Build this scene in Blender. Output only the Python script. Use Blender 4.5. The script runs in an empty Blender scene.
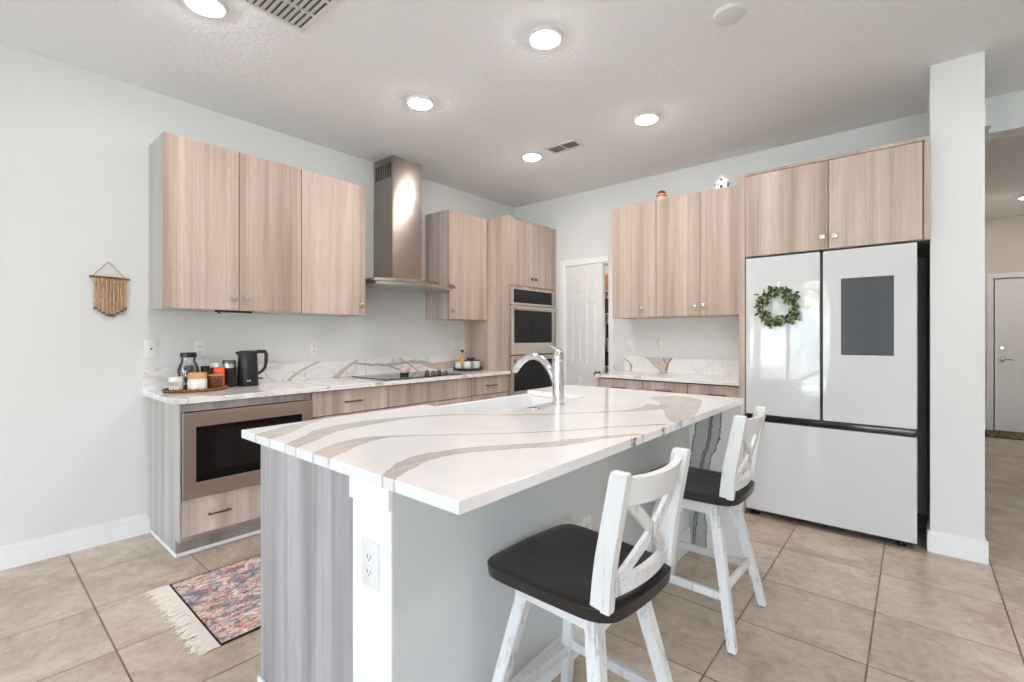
import bpy, bmesh, math, random
from mathutils import Vector, Matrix, Euler
random.seed(7)
PI = math.pi
sc = bpy.context.scene
COL = sc.collection

# ---------------------------------------------------------------- camera
F_PX, HORIZON, YAW = 471.87, 336.72, 0.70559
cam_d = bpy.data.cameras.new('camera'); cam = bpy.data.objects.new('camera', cam_d); COL.objects.link(cam)
cam_d.sensor_width = 36; cam_d.sensor_fit = 'HORIZONTAL'
cam_d.lens = 36 * F_PX / 1024
cam_d.shift_y = -(341 - HORIZON) / 1024
cam_d.clip_start = 0.02; cam_d.clip_end = 200
cam.location = (0, 0, 1.26); cam.rotation_euler = (PI / 2, 0, YAW)
sc.camera = cam

# ---------------------------------------------------------------- world, exposure
sc.view_settings.view_transform = 'Standard'; sc.view_settings.look = 'None'
sc.view_settings.exposure = 0.06; sc.view_settings.gamma = 1.0; sc.view_settings.use_curve_mapping = False
sc.cycles.use_denoising = True
try: sc.cycles.denoiser = 'OPENIMAGEDENOISE'
except Exception: pass
sc.cycles.max_bounces = 10; sc.cycles.diffuse_bounces = 6; sc.cycles.glossy_bounces = 5
sc.cycles.transmission_bounces = 8; sc.cycles.transparent_max_bounces = 12
sc.cycles.sample_clamp_indirect = 6; sc.cycles.caustics_reflective = False; sc.cycles.caustics_refractive = False
SKY_STRENGTH = 1.4
LAMP_STRENGTH = 165.0
w = bpy.data.worlds.new('world'); sc.world = w; w.use_nodes = True
wn = w.node_tree; wn.nodes.clear()
wo = wn.nodes.new('ShaderNodeOutputWorld'); wb = wn.nodes.new('ShaderNodeBackground')
sky = wn.nodes.new('ShaderNodeTexSky'); sky.sky_type = 'NISHITA'; sky.sun_disc = False
sky.sun_elevation = math.radians(48); sky.sun_rotation = math.radians(150); sky.air_density = 1.3; sky.dust_density = 3.0
wb.inputs[1].default_value = SKY_STRENGTH
wm = wn.nodes.new('ShaderNodeMix'); wm.data_type = 'RGBA'; wm.blend_type = 'MULTIPLY'; wm.inputs[0].default_value = 1.0; wm.inputs[7].default_value = (.90, .99, 1.20, 1)
wn.links.new(sky.outputs[0], wm.inputs[6]); wn.links.new(wm.outputs[2], wb.inputs[0]); wn.links.new(wb.outputs[0], wo.inputs[0])

WL, YB, ZC = -3.756, 4.453, 2.85          # left wall, back wall, ceiling
XR, YF = 3.6, -4.0                        # right wall, window wall behind the camera

def portal(x0, x1, y, z0, z1):
    d = bpy.data.lights.new('daylight_portal', 'AREA'); d.shape = 'RECTANGLE'
    d.size = x1 - x0; d.size_y = z1 - z0; d.cycles.is_portal = True
    o = bpy.data.objects.new('daylight_portal', d); COL.objects.link(o)
    o.location = ((x0 + x1) / 2, y, (z0 + z1) / 2); o.rotation_euler = (PI / 2, 0, 0)
WIN = [(-2.80, -1.22, 0.0, 2.44), (0.15, 3.1, 0.0, 2.44)]  # second opening is unseen, added to brighten the fin and ceiling
for a in WIN: portal(a[0], a[1], YF - 0.02, a[2], a[3])
SUN_STRENGTH = 56.0
sd_ = bpy.data.lights.new('sun', 'SUN'); sd_.energy = SUN_STRENGTH; sd_.angle = 0.01; sd_.color = (.86, .96, 1.0)
so_ = bpy.data.objects.new('sun', sd_); COL.objects.link(so_); so_.rotation_euler = Vector((.42, .50, .80)).to_track_quat('Z', 'Y').to_euler()

# ---------------------------------------------------------------- node helper
def srgb(r, g, b):
    f = lambda c: c / 12.92 if c <= 0.04045 else ((c + 0.055) / 1.055) ** 2.4
    return (f(r / 255), f(g / 255), f(b / 255), 1.0)

class NT:
    def __init__(s, name):
        s.m = bpy.data.materials.new(name); s.m.use_nodes = True; s.t = s.m.node_tree; s.t.nodes.clear()
        s.out = s.t.nodes.new('ShaderNodeOutputMaterial')
    def node(s, ty, **kw):
        n = s.t.nodes.new(ty)
        for k, v in kw.items(): setattr(n, k, v)
        return n
    def put(s, sock, v):
        if v is None: return
        if isinstance(v, bpy.types.NodeSocket): s.t.links.new(v, sock)
        else: sock.default_value = v
    def math(s, op, a, b=None, c=None, clamp=False):
        n = s.node('ShaderNodeMath', operation=op); n.use_clamp = clamp
        for i, v in enumerate((a, b, c)): s.put(n.inputs[i], v)
        return n.outputs[0]
    def mix(s, f, a, b, mode='MIX'):
        n = s.node('ShaderNodeMix', data_type='RGBA', blend_type=mode)
        s.put(n.inputs[0], f); s.put(n.inputs[6], a); s.put(n.inputs[7], b); return n.outputs[2]
    def pos(s, kind='Object'):
        if kind == 'world': return s.node('ShaderNodeNewGeometry').outputs['Position']
        return s.node('ShaderNodeTexCoord').outputs[kind]
    def sep(s, v):
        n = s.node('ShaderNodeSeparateXYZ'); s.put(n.inputs[0], v); return n.outputs
    def comb(s, x, y, z):
        n = s.node('ShaderNodeCombineXYZ')
        for i, v in enumerate((x, y, z)): s.put(n.inputs[i], v)
        return n.outputs[0]
    def mapping(s, v, scale=(1, 1, 1), loc=(0, 0, 0)):
        n = s.node('ShaderNodeMapping'); s.put(n.inputs[0], v); n.inputs[1].default_value = loc; n.inputs[3].default_value = scale
        return n.outputs[0]
    def noise(s, v, scale=5, detail=3, rough=0.5, dist=0.0):
        n = s.node('ShaderNodeTexNoise'); s.put(n.inputs['Vector'], v)
        n.inputs['Scale'].default_value = scale; n.inputs['Detail'].default_value = detail
        n.inputs['Roughness'].default_value = rough; n.inputs['Distortion'].default_value = dist
        return n.outputs[0]
    def ramp(s, f, pts, mode='LINEAR'):
        n = s.node('ShaderNodeValToRGB'); n.color_ramp.interpolation = mode; e = n.color_ramp.elements
        while len(e) < len(pts): e.new(0.5)
        for i, (p, c) in enumerate(pts):
            e[i].position = p; e[i].color = c if not isinstance(c, (int, float)) else (c, c, c, 1)
        s.put(n.inputs[0], f); return n.outputs[0]
    def sstep(s, x, lo, hi):
        n = s.node('ShaderNodeMapRange', interpolation_type='SMOOTHSTEP'); s.put(n.inputs[0], x)
        n.inputs[1].default_value = lo; n.inputs[2].default_value = hi; n.inputs[3].default_value = 0; n.inputs[4].default_value = 1
        return n.outputs[0]
    def bump(s, h, strength=0.2, dist=0.01):
        n = s.node('ShaderNodeBump'); n.inputs['Strength'].default_value = strength; n.inputs['Distance'].default_value = dist
        s.put(n.inputs['Height'], h); return n.outputs[0]
    def curve(s, x, pts, lo, hi, vlo, vhi):
        """value(x) through pts with x in lo..hi and value in vlo..vhi"""
        t = s.math('DIVIDE', s.math('SUBTRACT', x, lo), hi - lo, clamp=True)
        n = s.node('ShaderNodeFloatCurve'); c = n.mapping.curves[0]
        P = [((a - lo) / (hi - lo), (b - vlo) / (vhi - vlo)) for a, b in pts]
        while len(c.points) < len(P): c.points.new(0.5, 0.5)
        for q, (a, b) in zip(c.points, P): q.location = (min(max(a, 0), 1), min(max(b, 0), 1)); q.handle_type = 'AUTO'
        n.mapping.update(); s.put(n.inputs['Value'], t)
        return s.math('ADD', s.math('MULTIPLY', n.outputs[0], vhi - vlo), vlo)
    def bsdf(s, color, rough=0.5, metal=0.0, spec=0.5, normal=None, coat=0.0, coat_rough=0.03, **kw):
        b = s.node('ShaderNodeBsdfPrincipled'); s.put(b.inputs['Base Color'], color); s.put(b.inputs['Roughness'], rough)
        s.put(b.inputs['Metallic'], metal); b.inputs['Specular IOR Level'].default_value = spec
        if normal is not None: s.put(b.inputs['Normal'], normal)
        b.inputs['Coat Weight'].default_value = coat; b.inputs['Coat Roughness'].default_value = coat_rough
        for k, v in kw.items(): s.put(b.inputs[k], v)
        s.t.links.new(b.outputs[0], s.out.inputs[0]); return s.m

def simple(name, rgb, rough=0.5, metal=0.0, spec=0.5, var=0.04, scale=6, **kw):
    t = NT(name); c = srgb(*rgb)
    n = t.noise(t.pos(), scale, 3)
    f = t.math('MULTIPLY_ADD', n, 2 * var, 1 - var)
    return t.bsdf(t.mix(1.0, c, t.comb(f, f, f), 'MULTIPLY'), rough, metal, spec, **kw)

# ---------------------------------------------------------------- materials
def m_paint(name, rgb, bump=0.04, scale=90):
    t = NT(name); n = t.noise(t.pos('world'), scale, 4, 0.6)
    return t.bsdf(srgb(*rgb), 0.75, 0, 0.25, normal=t.bump(n, bump, 0.004))
M = {}
M['wall'] = m_paint('wall_paint', (230, 232, 231))
M['trim'] = m_paint('trim_paint', (243, 244, 244), 0.01)
M['door'] = simple('door_paint', (246, 246, 245), 0.4, var=0.01)
M['hall_wall_shaded'] = m_paint('hall_wall_shaded', (226, 219, 211))  # same white as the kitchen walls, warm shade put into the colour
def m_ceiling():
    t = NT('knockdown_ceiling'); p = t.pos('world')
    n = t.noise(p, 32, 4, 0.55, 0.5); h = t.ramp(n, [(0.36, 0.0), (0.62, 1.0)])
    return t.bsdf(srgb(245, 246, 247), 1.0, 0, 0.0, normal=t.bump(h, 0.30, 0.007))
M['ceiling'] = m_ceiling()

def m_tile():
    t = NT('floor_tile'); p = t.pos('world'); x, y, z = t.sep(p)
    PX, PY, X0, Y0 = 0.460, 0.462, 0.324 - 46.0, 0.412 - 46.2
    u = t.math('SUBTRACT', x, X0); v = t.math('SUBTRACT', y, Y0)
    du = t.math('PINGPONG', u, PX / 2); dv = t.math('PINGPONG', v, PY / 2)
    d = t.math('MINIMUM', du, dv)
    iu = t.math('FLOOR', t.math('DIVIDE', u, PX)); iv = t.math('FLOOR', t.math('DIVIDE', v, PY))
    wn_ = t.node('ShaderNodeTexWhiteNoise'); t.put(wn_.inputs['Vector'], t.comb(iu, iv, 0)); r = wn_.outputs['Value']
    off = t.math('MULTIPLY', r, 37.0)
    q = t.comb(t.math('ADD', x, off), t.math('MULTIPLY', y, 1.0), off)
    cloud = t.noise(q, 3.2, 6, 0.62, 0.8); fine = t.noise(q, 26, 6, 0.7, 0.3)
    c = t.ramp(cloud, [(0.28, srgb(158, 139, 122)), (0.5, srgb(190, 173, 155)), (0.68, srgb(211, 198, 182))])
    c = t.mix(0.33, c, t.ramp(fine, [(0.3, srgb(148, 130, 114)), (0.6, srgb(204, 190, 172))]))
    tone = t.math('MULTIPLY_ADD', r, 0.10, 0.94)
    c = t.mix(1.0, c, t.comb(tone, tone, tone), 'MULTIPLY')
    g = t.sstep(d, 0.0028, 0.0042)
    grout = t.ramp(t.noise(p, 8, 3), [(0.3, srgb(106, 88, 72)), (0.7, srgb(142, 124, 106))])
    c = t.mix(g, grout, c)
    h = t.math('ADD', t.math('MULTIPLY', g, 1.0), t.math('MULTIPLY', fine, 0.12))
    rr = t.math('MULTIPLY_ADD', g, -0.42, 0.6)
    rr = t.math('ADD', rr, t.math('MULTIPLY', fine, 0.14))
    return t.bsdf(c, rr, 0, 0.5, normal=t.bump(h, 0.35, 0.002))
M['tile'] = m_tile()

def m_wood(name, light, mid, dark, horizontal=False):
    t = NT(name); p = t.pos('world')
    oi = t.node('ShaderNodeObjectInfo').outputs['Random']; off = t.math('MULTIPLY', oi, 41.0)
    x, y, z = t.sep(p)
    q = t.comb(t.math('ADD', x, off), t.math('ADD', y, off), t.math('MULTIPLY', t.math('ADD', z, off), 0.035 if not horizontal else 1))
    broad = t.noise(q, 7.5, 3, 0.55, 0.25)
    q2 = t.comb(t.math('ADD', x, off), t.math('ADD', y, off), t.math('MULTIPLY', t.math('ADD', z, off), 0.012))
    fine = t.noise(q2, 62, 6, 0.72, 0.0)
    # cathedral figure
    q3 = t.comb(t.math('ADD', x, off), t.math('ADD', y, off), t.math('MULTIPLY', t.math('ADD', z, off), 0.16))
    base = t.noise(q3, 4.2, 2, 0.5, 0.0)
    ring = t.math('SINE', t.math('MULTIPLY', base, 120.0)); ring = t.math('MULTIPLY_ADD', ring, 0.5, 0.5)
    c = t.ramp(broad, [(0.30, srgb(*dark)), (0.47, srgb(*mid)), (0.66, srgb(*light))])
    f = t.ramp(fine, [(0.36, 0.78), (0.55, 1.0), (0.70, 1.07)])
    c = t.mix(0.75, c, f, 'MULTIPLY')
    c = t.mix(t.math('MULTIPLY', ring, 0.13), c, srgb(*dark))
    return t.bsdf(c, 0.45, 0, 0.4, normal=t.bump(fine, 0.06, 0.001))
M['wood'] = m_wood('pale_wood_laminate', (212, 195, 182), (190, 172, 158), (162, 143, 129))
M['wood_daylit'] = m_wood('daylit_wood_laminate', (202, 199, 202), (173, 169, 171), (140, 135, 134))  # same laminate as the cabinets, cool daylight put into its tone
M['wood_base'] = m_wood('base_wood_laminate', (222, 207, 198), (197, 180, 170), (157, 140, 131))
M['wood_side'] = m_wood('daylit_side_laminate', (204, 200, 195), (190, 186, 181), (172, 167, 162))  # cabinet laminate again, daylight on the window-facing sides mixed into the colour
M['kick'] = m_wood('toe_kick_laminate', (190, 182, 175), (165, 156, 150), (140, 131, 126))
M['gap'] = simple('dark_reveal', (40, 33, 29), 0.8)
M['duct'] = simple('duct_shadow_grey', (92, 92, 92), 0.8)

def steel(name, rgb, rough, axis=2, aniso=None):
    t = NT(name); p = t.pos('world'); sc_ = [420, 420, 420]; sc_[axis] = 6
    n = t.noise(t.mapping(p, tuple(sc_)), 1.0, 3, 0.6)
    r = t.math('MULTIPLY_ADD', n, 0.12, rough - 0.06)
    if aniso is not None:
        tg = t.node('ShaderNodeTangent', direction_type='RADIAL', axis='Z')
        return t.bsdf(srgb(*rgb), r, 1.0, 0.5, Anisotropic=aniso, Tangent=tg.outputs[0], **{'Anisotropic Rotation': .25})
    return t.bsdf(srgb(*rgb), r, 1.0, 0.5)
M['steel'] = steel('brushed_steel', (214, 204, 194), 0.30, 1)
M['steel_v'] = steel('brushed_steel_hood', (168, 158, 150), 0.25, 2, 0.8)
M['chrome'] = simple('chrome', (225, 225, 228), 0.06, 1.0, var=0.01)
M['nickel'] = simple('brushed_nickel', (214, 210, 204), 0.25, 1.0, var=0.03)
M['dark_nickel'] = simple('dark_nickel', (122, 112, 104), 0.35, 1.0, var=0.03)
M['black_glass'] = simple('black_glass', (17, 16, 17), 0.05, 0, 0.3, var=0.01)
M['oven_glass'] = simple('oven_glass', (26, 24, 25), 0.07, 0, 0.5, var=0.02)
M['black_plastic'] = simple('black_plastic', (26, 26, 28), 0.35, 0, 0.5)
M['gloss_black'] = simple('gloss_black', (24, 24, 26), 0.15)
M['matte_black'] = simple('matte_black', (30, 30, 32), 0.45)
M['white_plastic'] = simple('white_plastic', (238, 238, 236), 0.35, var=0.01)
M['slot'] = simple('socket_slot', (70, 68, 66), 0.6)
M['fireclay'] = simple('white_fireclay', (240, 241, 243), 0.15, var=0.01)
M['fridge_glass'] = simple('white_fridge_glass', (216, 218, 220), 0.03, 0, 0.5, var=0.005, coat=1.0, coat_rough=0.02)
M['fridge_side'] = simple('fridge_side_metal', (62, 56, 54), 0.4, 0.3)
M['screen'] = simple('fridge_screen', (78, 82, 87), 0.12, 0, 0.5, var=0.01)
M['light_metal'] = simple('vent_metal', (225, 224, 222), 0.5)

VEIN = srgb(176, 160, 145)
BASEQ = srgb(232, 227, 222)
def vein_mask(t, a, b, pts, jit=None):
    """band around b = c(a) with half width w(a)"""
    lo, hi = pts[0][0], pts[-1][0]
    cs = [p[1] for p in pts]; ws = [p[2] for p in pts]
    c = t.curve(a, [(p[0], p[1]) for p in pts], lo, hi, min(cs) - 0.02, max(cs) + 0.02)
    wd = t.curve(a, [(p[0], p[2]) for p in pts], lo, hi, 0.0, max(ws) + 0.005)
    d = t.math('ABSOLUTE', t.math('SUBTRACT', b if jit is None else t.math('ADD', b, jit), c))
    s_ = t.math('SUBTRACT', wd, d)                     # >0 inside
    fill = t.sstep(s_, -0.002, 0.005)
    edge = t.math('SUBTRACT', 1.0, t.sstep(t.math('ABSOLUTE', s_), 0.001, 0.006))
    inr = t.math('MULTIPLY', t.math('GREATER_THAN', a, lo - 0.001), t.math('LESS_THAN', a, hi + 0.001))
    return t.math('MULTIPLY', fill, inr), t.math('MULTIPLY', edge, inr)
def quartz(name, veins, generic=0.0, fillcol=VEIN, edgecol=srgb(140, 124, 110), edge_amt=0.55, rough=0.12, gscale=1.4, top_only=False, fill=0.78, flecks=()):
    t = NT(name); p = t.pos('world'); x, y, z = t.sep(p)
    jn = t.noise(p, 11, 6, 0.72); jit = t.math('MULTIPLY_ADD', jn, 0.05, -0.025)
    soft = t.noise(p, 2.2, 4, 0.6, 0.6)
    c = t.ramp(soft, [(0.3, srgb(240, 239, 238)), (0.6, srgb(250, 249, 248))])
    tone = t.ramp(t.noise(t.mapping(p, (5, 1.2, 5)), 5, 5, 0.65, 0.4), [(0.3, srgb(176, 162, 150)), (0.7, srgb(208, 197, 187))])
    if generic > 0:
        n = t.noise(p, gscale, 5, 0.55, 1.3)
        d = t.math('ABSOLUTE', t.math('SUBTRACT', n, 0.5))
        m = t.math('SUBTRACT', 1.0, t.sstep(d, 0.004, 0.03)); c = t.mix(t.math('MULTIPLY', m, generic), c, tone)
        n2 = t.noise(t.mapping(p, (1, 1, 1), (7, 3, 1)), gscale * 1.7, 4, 0.5, 0.8)
        m2 = t.math('SUBTRACT', 1.0, t.sstep(t.math('ABSOLUTE', t.math('SUBTRACT', n2, 0.52)), 0.001, 0.008))
        c = t.mix(t.math('MULTIPLY', m2, generic), c, edgecol)
    ax = {'x': x, 'y': y, 'z': z}; streak = t.noise(t.mapping(p, (34, 3.5, 8)), 1.6, 5, .7, .6)
    for (a, b, pts) in veins:
        f, e = vein_mask(t, ax[a], ax[b], pts, jit)
        if top_only: f = t.math('MULTIPLY', f, t.math('MULTIPLY_ADD', t.math('GREATER_THAN', z, .9132), .85, .15))
        c = t.mix(t.math('MULTIPLY', f, t.math('MULTIPLY_ADD', streak, .35, fill - .17)), c, tone if fillcol is VEIN else fillcol)
        c = t.mix(t.math('MULTIPLY', e, edge_amt), c, edgecol)
    for yc, wd_ in flecks:
        dd = t.math('ABSOLUTE', t.math('SUBTRACT', t.math('ADD', y, t.math('MULTIPLY_ADD', t.noise(p, 60, 4, .7), .06, -.03)), yc))
        mk = t.math('MULTIPLY', t.math('SUBTRACT', 1.0, t.sstep(dd, wd_ * .4, wd_)), t.math('MULTIPLY', t.math('GREATER_THAN', x, -.7300), t.sstep(t.noise(p, 90, 3, .6), .42, .52)))
        c = t.mix(t.math('MULTIPLY', mk, .8), c, srgb(74, 72, 70))
    return t.bsdf(c, rough, 0, 0.5, coat=0.25, coat_rough=0.05)
ISL_VEINS = [
    ('y', 'x', [(.66, -1.71, .055), (.74, -1.745, .06), (.82, -1.80, .045), (.90, -1.85, .025), (1.0, -1.895, .008)]),
    ('y', 'x', [(.66, -1.49, .03), (.74, -1.545, .042), (.80, -1.59, .045), (.87, -1.64, .048), (.97, -1.67, .045), (1.1, -1.672, .04), (1.27, -1.64, .018),
                (1.42, -1.555, .012), (1.6, -1.345, .011), (1.85, -1.14, .014), (2.07, -1.0, .03), (2.2, -.97, .05), (2.3, -.985, .06)]),
    ('y', 'x', [(.66, -1.30, .04), (.76, -1.355, .048), (.83, -1.39, .042), (.90, -1.405, .03), (.96, -1.39, .012), (1.02, -1.345, .006), (1.12, -1.25, .005),
                (1.39, -1.02, .006), (1.62, -.88, .010), (1.82, -.74, .012)]),
    ('y', 'x', [(.66, -.96, .022), (.73, -1.015, .03), (.79, -1.045, .035), (.86, -1.067, .03), (.95, -1.055, .03), (1.04, -1.02, .033), (1.12, -.965, .034),
                (1.25, -.885, .033), (1.42, -.82, .02), (1.58, -.73, .010)]),
    ('x', 'y', [(-1.14, 2.56, .02), (-1.05, 2.58, .14), (-.95, 2.47, .22), (-.88, 2.37, .25), (-.8, 2.16, .20), (-.72, 1.95, .08)]),
]
M['island_quartz'] = quartz('veined_quartz_island', ISL_VEINS, top_only=True, fill=0.72, edge_amt=0.5, flecks=((1.50, .03), (1.745, .022), (1.92, .03)))
DK = srgb(60, 55, 52)
M['waterfall_quartz'] = quartz('veined_quartz_waterfall', [
    ('z', 'x', [(-.01, -1.02, .10), (.5, -.965, .06), (.72, -.915, .07), (.82, -.905, .065), (.915, -.90, .06)]),
    ('z', 'x', [(-.01, -1.0, .006), (.5, -.95, .006), (.72, -.90, .005), (.80, -.895, .004), (.915, -.90, .004)]),
    ], fillcol=srgb(172, 176, 178), edgecol=DK, edge_amt=0.85)
M['counter_quartz'] = quartz('veined_quartz_counter', [
    ('z', 'y', [(.90, 1.66, .012), (.98, 1.77, .016), (1.06, 1.94, .018)]),
    ('z', 'y', [(.90, 2.06, .022), (.98, 2.16, .024), (1.06, 2.30, .02)]),
    ('y', 'z', [(2.25, 1.035, .006), (2.6, 1.0, .008), (2.9, 1.015, .012), (3.2, .96, .03), (3.5, .97, .04)]),
    ('z', 'y', [(.90, 2.98, .010), (.98, 2.86, .010), (1.06, 2.72, .010)]),
    ], generic=0.34)
M['back_quartz'] = quartz('veined_quartz_serving_counter', [
    ('z', 'x', [(.90, -1.84, .03), (.97, -1.87, .06), (1.06, -1.90, .135)]),
    ('z', 'x', [(.90, -2.22, .006), (.93, -2.19, .007), (.96, -2.185, .007), (1.035, -2.26, .006)]),
    ('z', 'x', [(.93, -1.83, .004), (.98, -1.81, .005), (1.02, -1.84, .004), (1.06, -1.85, .004)]),
    ('z', 'x', [(.94, -1.83, .004), (1.0, -1.80, .005), (1.06, -1.765, .004)]),
    ], generic=0.10, edgecol=srgb(112, 98, 88), edge_amt=.7)

# ---------------------------------------------------------------- mesh helpers
def BM(): return bmesh.new()
def box(bm, x0, x1, y0, y1, z0, z1, bev=0.0, seg=2, rot=None):
    r = bmesh.ops.create_cube(bm, size=1.0)
    vs = r['verts']
    bmesh.ops.scale(bm, vec=(abs(x1 - x0), abs(y1 - y0), abs(z1 - z0)), verts=vs)
    c = Vector(((x0 + x1) / 2, (y0 + y1) / 2, (z0 + z1) / 2))
    bmesh.ops.translate(bm, vec=c, verts=vs)
    if rot is not None: bmesh.ops.rotate(bm, cent=c, matrix=rot, verts=vs)
    if bev > 0:
        es = list({e for v in vs for e in v.link_edges})
        bmesh.ops.bevel(bm, geom=es, offset=bev, segments=seg, affect='EDGES', profile=0.5)
    return bm
def frame_for(d):
    d = d.normalized(); up = Vector((0, 0, 1)) if abs(d.z) < 0.95 else Vector((1, 0, 0))
    a = d.cross(up).normalized(); return a, a.cross(d).normalized()
def tube(bm, pts, rad, n=10, cap=True, flat=1.0):
    pts = [Vector(p) for p in pts]; rings = []
    if not hasattr(rad, '__len__'): rad = [rad] * len(pts)
    a = b = None
    for i, p in enumerate(pts):
        d = (pts[min(i + 1, len(pts) - 1)] - pts[max(i - 1, 0)])
        if a is None: a, b = frame_for(d)
        else:
            d.normalize(); a = (a - d * a.dot(d)).normalized(); b = d.cross(a) * -1 if False else a.cross(d)
        rings.append([bm.verts.new(p + (a * math.cos(2 * PI * k / n) + b * math.sin(2 * PI * k / n) * flat) * rad[i]) for k in range(n)])
    for r0, r1 in zip(rings, rings[1:]):
        for k in range(n): bm.faces.new((r0[k], r0[(k + 1) % n], r1[(k + 1) % n], r1[k]))
    if cap: bm.faces.new(rings[0]); bm.faces.new(rings[-1][::-1])
    return bm
def lathe(bm, prof, c=(0, 0, 0), n=28, axis='z', sx=1.0, sy=1.0):
    """prof: (radius, height); closed top/bottom when radius 0"""
    rings = []
    def P(r, h, k):
        a = 2 * PI * k / n; u, v = r * math.cos(a) * sx, r * math.sin(a) * sy
        if axis == 'z': q = (u, v, h)
        elif axis == 'x': q = (h, u, v)
        else: q = (u, h, v)
        return Vector(c) + Vector(q)
    for r, h in prof:
        rings.append([bm.verts.new(P(0, h, 0))] if r < 1e-6 else [bm.verts.new(P(r, h, k)) for k in range(n)])
    for r0, r1 in zip(rings, rings[1:]):
        if len(r0) == 1 and len(r1) == 1: continue
        for k in range(n):
            j = (k + 1) % n
            if len(r0) == 1: bm.faces.new((r0[0], r1[j], r1[k]))
            elif len(r1) == 1: bm.faces.new((r0[k], r0[j], r1[0]))
            else: bm.faces.new((r0[k], r0[j], r1[j], r1[k]))
    return bm
def prism(bm, poly, lo, hi, axis='z', bev=0.0):
    def P(a, b, h): return {'z': (a, b, h), 'y': (a, h, b), 'x': (h, a, b)}[axis]
    v0 = [bm.verts.new(P(a, b, lo)) for a, b in poly]; v1 = [bm.verts.new(P(a, b, hi)) for a, b in poly]
    f0 = bm.faces.new(v0); f1 = bm.faces.new(v1[::-1]); n = len(poly)
    for k in range(n): bm.faces.new((v0[k], v1[k], v1[(k + 1) % n], v0[(k + 1) % n]))
    if bev:
        es = list({e for f in (f0, f1) for e in f.edges})
        bmesh.ops.bevel(bm, geom=es, offset=bev, segments=2, affect='EDGES', profile=0.5)
    return bm
def hexa(bm, bot, top):
    """8-corner solid from 4 bottom and 4 top points"""
    v = [bm.verts.new(p) for p in list(bot) + list(top)]
    for f in ((3, 2, 1, 0), (4, 5, 6, 7), (0, 1, 5, 4), (1, 2, 6, 5), (2, 3, 7, 6), (3, 0, 4, 7)): bm.faces.new([v[i] for i in f])
    return bm
ORG = {}
def obj(name, bm, mat, parent=None, at=None, smooth=35, kind=None, label=None):
    bmesh.ops.recalc_face_normals(bm, faces=bm.faces)
    me = bpy.data.meshes.new(name)
    if parent is not None: o0 = ORG[parent.name]
    elif at is not None: o0 = Vector(at)
    else:
        xs = [v.co for v in bm.verts]
        o0 = Vector(((min(v.x for v in xs) + max(v.x for v in xs)) / 2, (min(v.y for v in xs) + max(v.y for v in xs)) / 2, min(v.z for v in xs)))
    bmesh.ops.translate(bm, vec=-o0, verts=bm.verts)
    bm.to_mesh(me); bm.free()
    if smooth:
        for p in me.polygons: p.use_smooth = True
        me.set_sharp_from_angle(angle=math.radians(smooth))
    mats = mat if isinstance(mat, (list, tuple)) else [mat]
    for m in mats: me.materials.append(m)
    o = bpy.data.objects.new(name, me); COL.objects.link(o)
    if parent is not None: o.parent = parent
    else: o.location = o0
    ORG[o.name] = o0
    if kind: o['kind'] = kind
    if label: o['label'] = label
    return o
def tag(o, label, cat, group=None):
    o['label'] = label; o['category'] = cat
    if group: o['group'] = group
    return o
def thing(name, label, cat, loc, group=None, rotz=0):
    o = bpy.data.objects.new(name, None); COL.objects.link(o); o.location = loc; o.rotation_euler = (0, 0, rotz)
    o.empty_display_size = 0.1; ORG[o.name] = Vector(loc); return tag(o, label, cat, group)
def struct(name, bm, mat, smooth=0, parent=None):
    o = obj(name, bm, mat, parent, smooth=smooth)
    o['kind'] = 'structure'; return o
def dup(root, loc, label, group=None, rotz=None):
    r = root.copy(); COL.objects.link(r); r.location = loc; r['label'] = label
    if rotz is not None: r.rotation_euler = (0, 0, rotz)
    if group: r['group'] = group
    for ch in list(root.children):
        c = ch.copy(); COL.objects.link(c); c.parent = r
        for g in list(ch.children):
            d = g.copy(); COL.objects.link(d); d.parent = c
    return r

# ================================================================ the room
HX0, HX1 = 0.30, 2.0        # hall opening
struct('floor', box(BM(), WL - 0.1, XR + 0.1, YF - 0.1, 9.2, -0.1, 0), M['tile'])
struct('ceiling', box(BM(), WL - 0.1, XR + 0.1, YF - 0.1, 9.2, ZC, ZC + 0.1), M['ceiling'])
struct('wall_left', box(BM(), WL - 0.1, WL, YF - 0.1, 6.1, 0, ZC), M['wall'])
struct('wall_right', box(BM(), XR, XR + 0.1, YF - 0.1, YB + 0.1, 0, ZC), M['wall'])
DX0, DX1, DZ = -3.0, -2.44, 2.05       # pantry opening
bm = BM()
box(bm, WL, DX0, YB, YB + 0.12, 0, ZC); box(bm, DX0, DX1, YB, YB + 0.12, DZ, ZC); box(bm, DX1, HX0, YB, YB + 0.12, 0, ZC)
box(bm, HX0, HX1, YB, YB + 0.15, 2.614, ZC); box(bm, HX1, XR, YB, YB + 0.12, 0, ZC)
struct('wall_back', bm, M['wall'])
struct('wall_fin', box(BM(), 0.072, 0.300, 3.703, YB, 0, ZC), M['wall'])
struct('trim_1', box(BM(), 0.30, 0.368, 4.2, YB, 2.588, 2.713), M['wall'])
bm = BM()
xs = [WL] + [v for a in WIN for v in (a[0], a[1])] + [XR]
for i in range(0, len(xs), 2): box(bm, xs[i], xs[i + 1], YF - 0.12, YF, 0, ZC)
for a in WIN:
    box(bm, a[0], a[1], YF - 0.12, YF, a[3], ZC)
    if a[2] > 0: box(bm, a[0], a[1], YF - 0.12, YF, 0, a[2])
struct('wall_front', bm, M['wall'])
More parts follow.
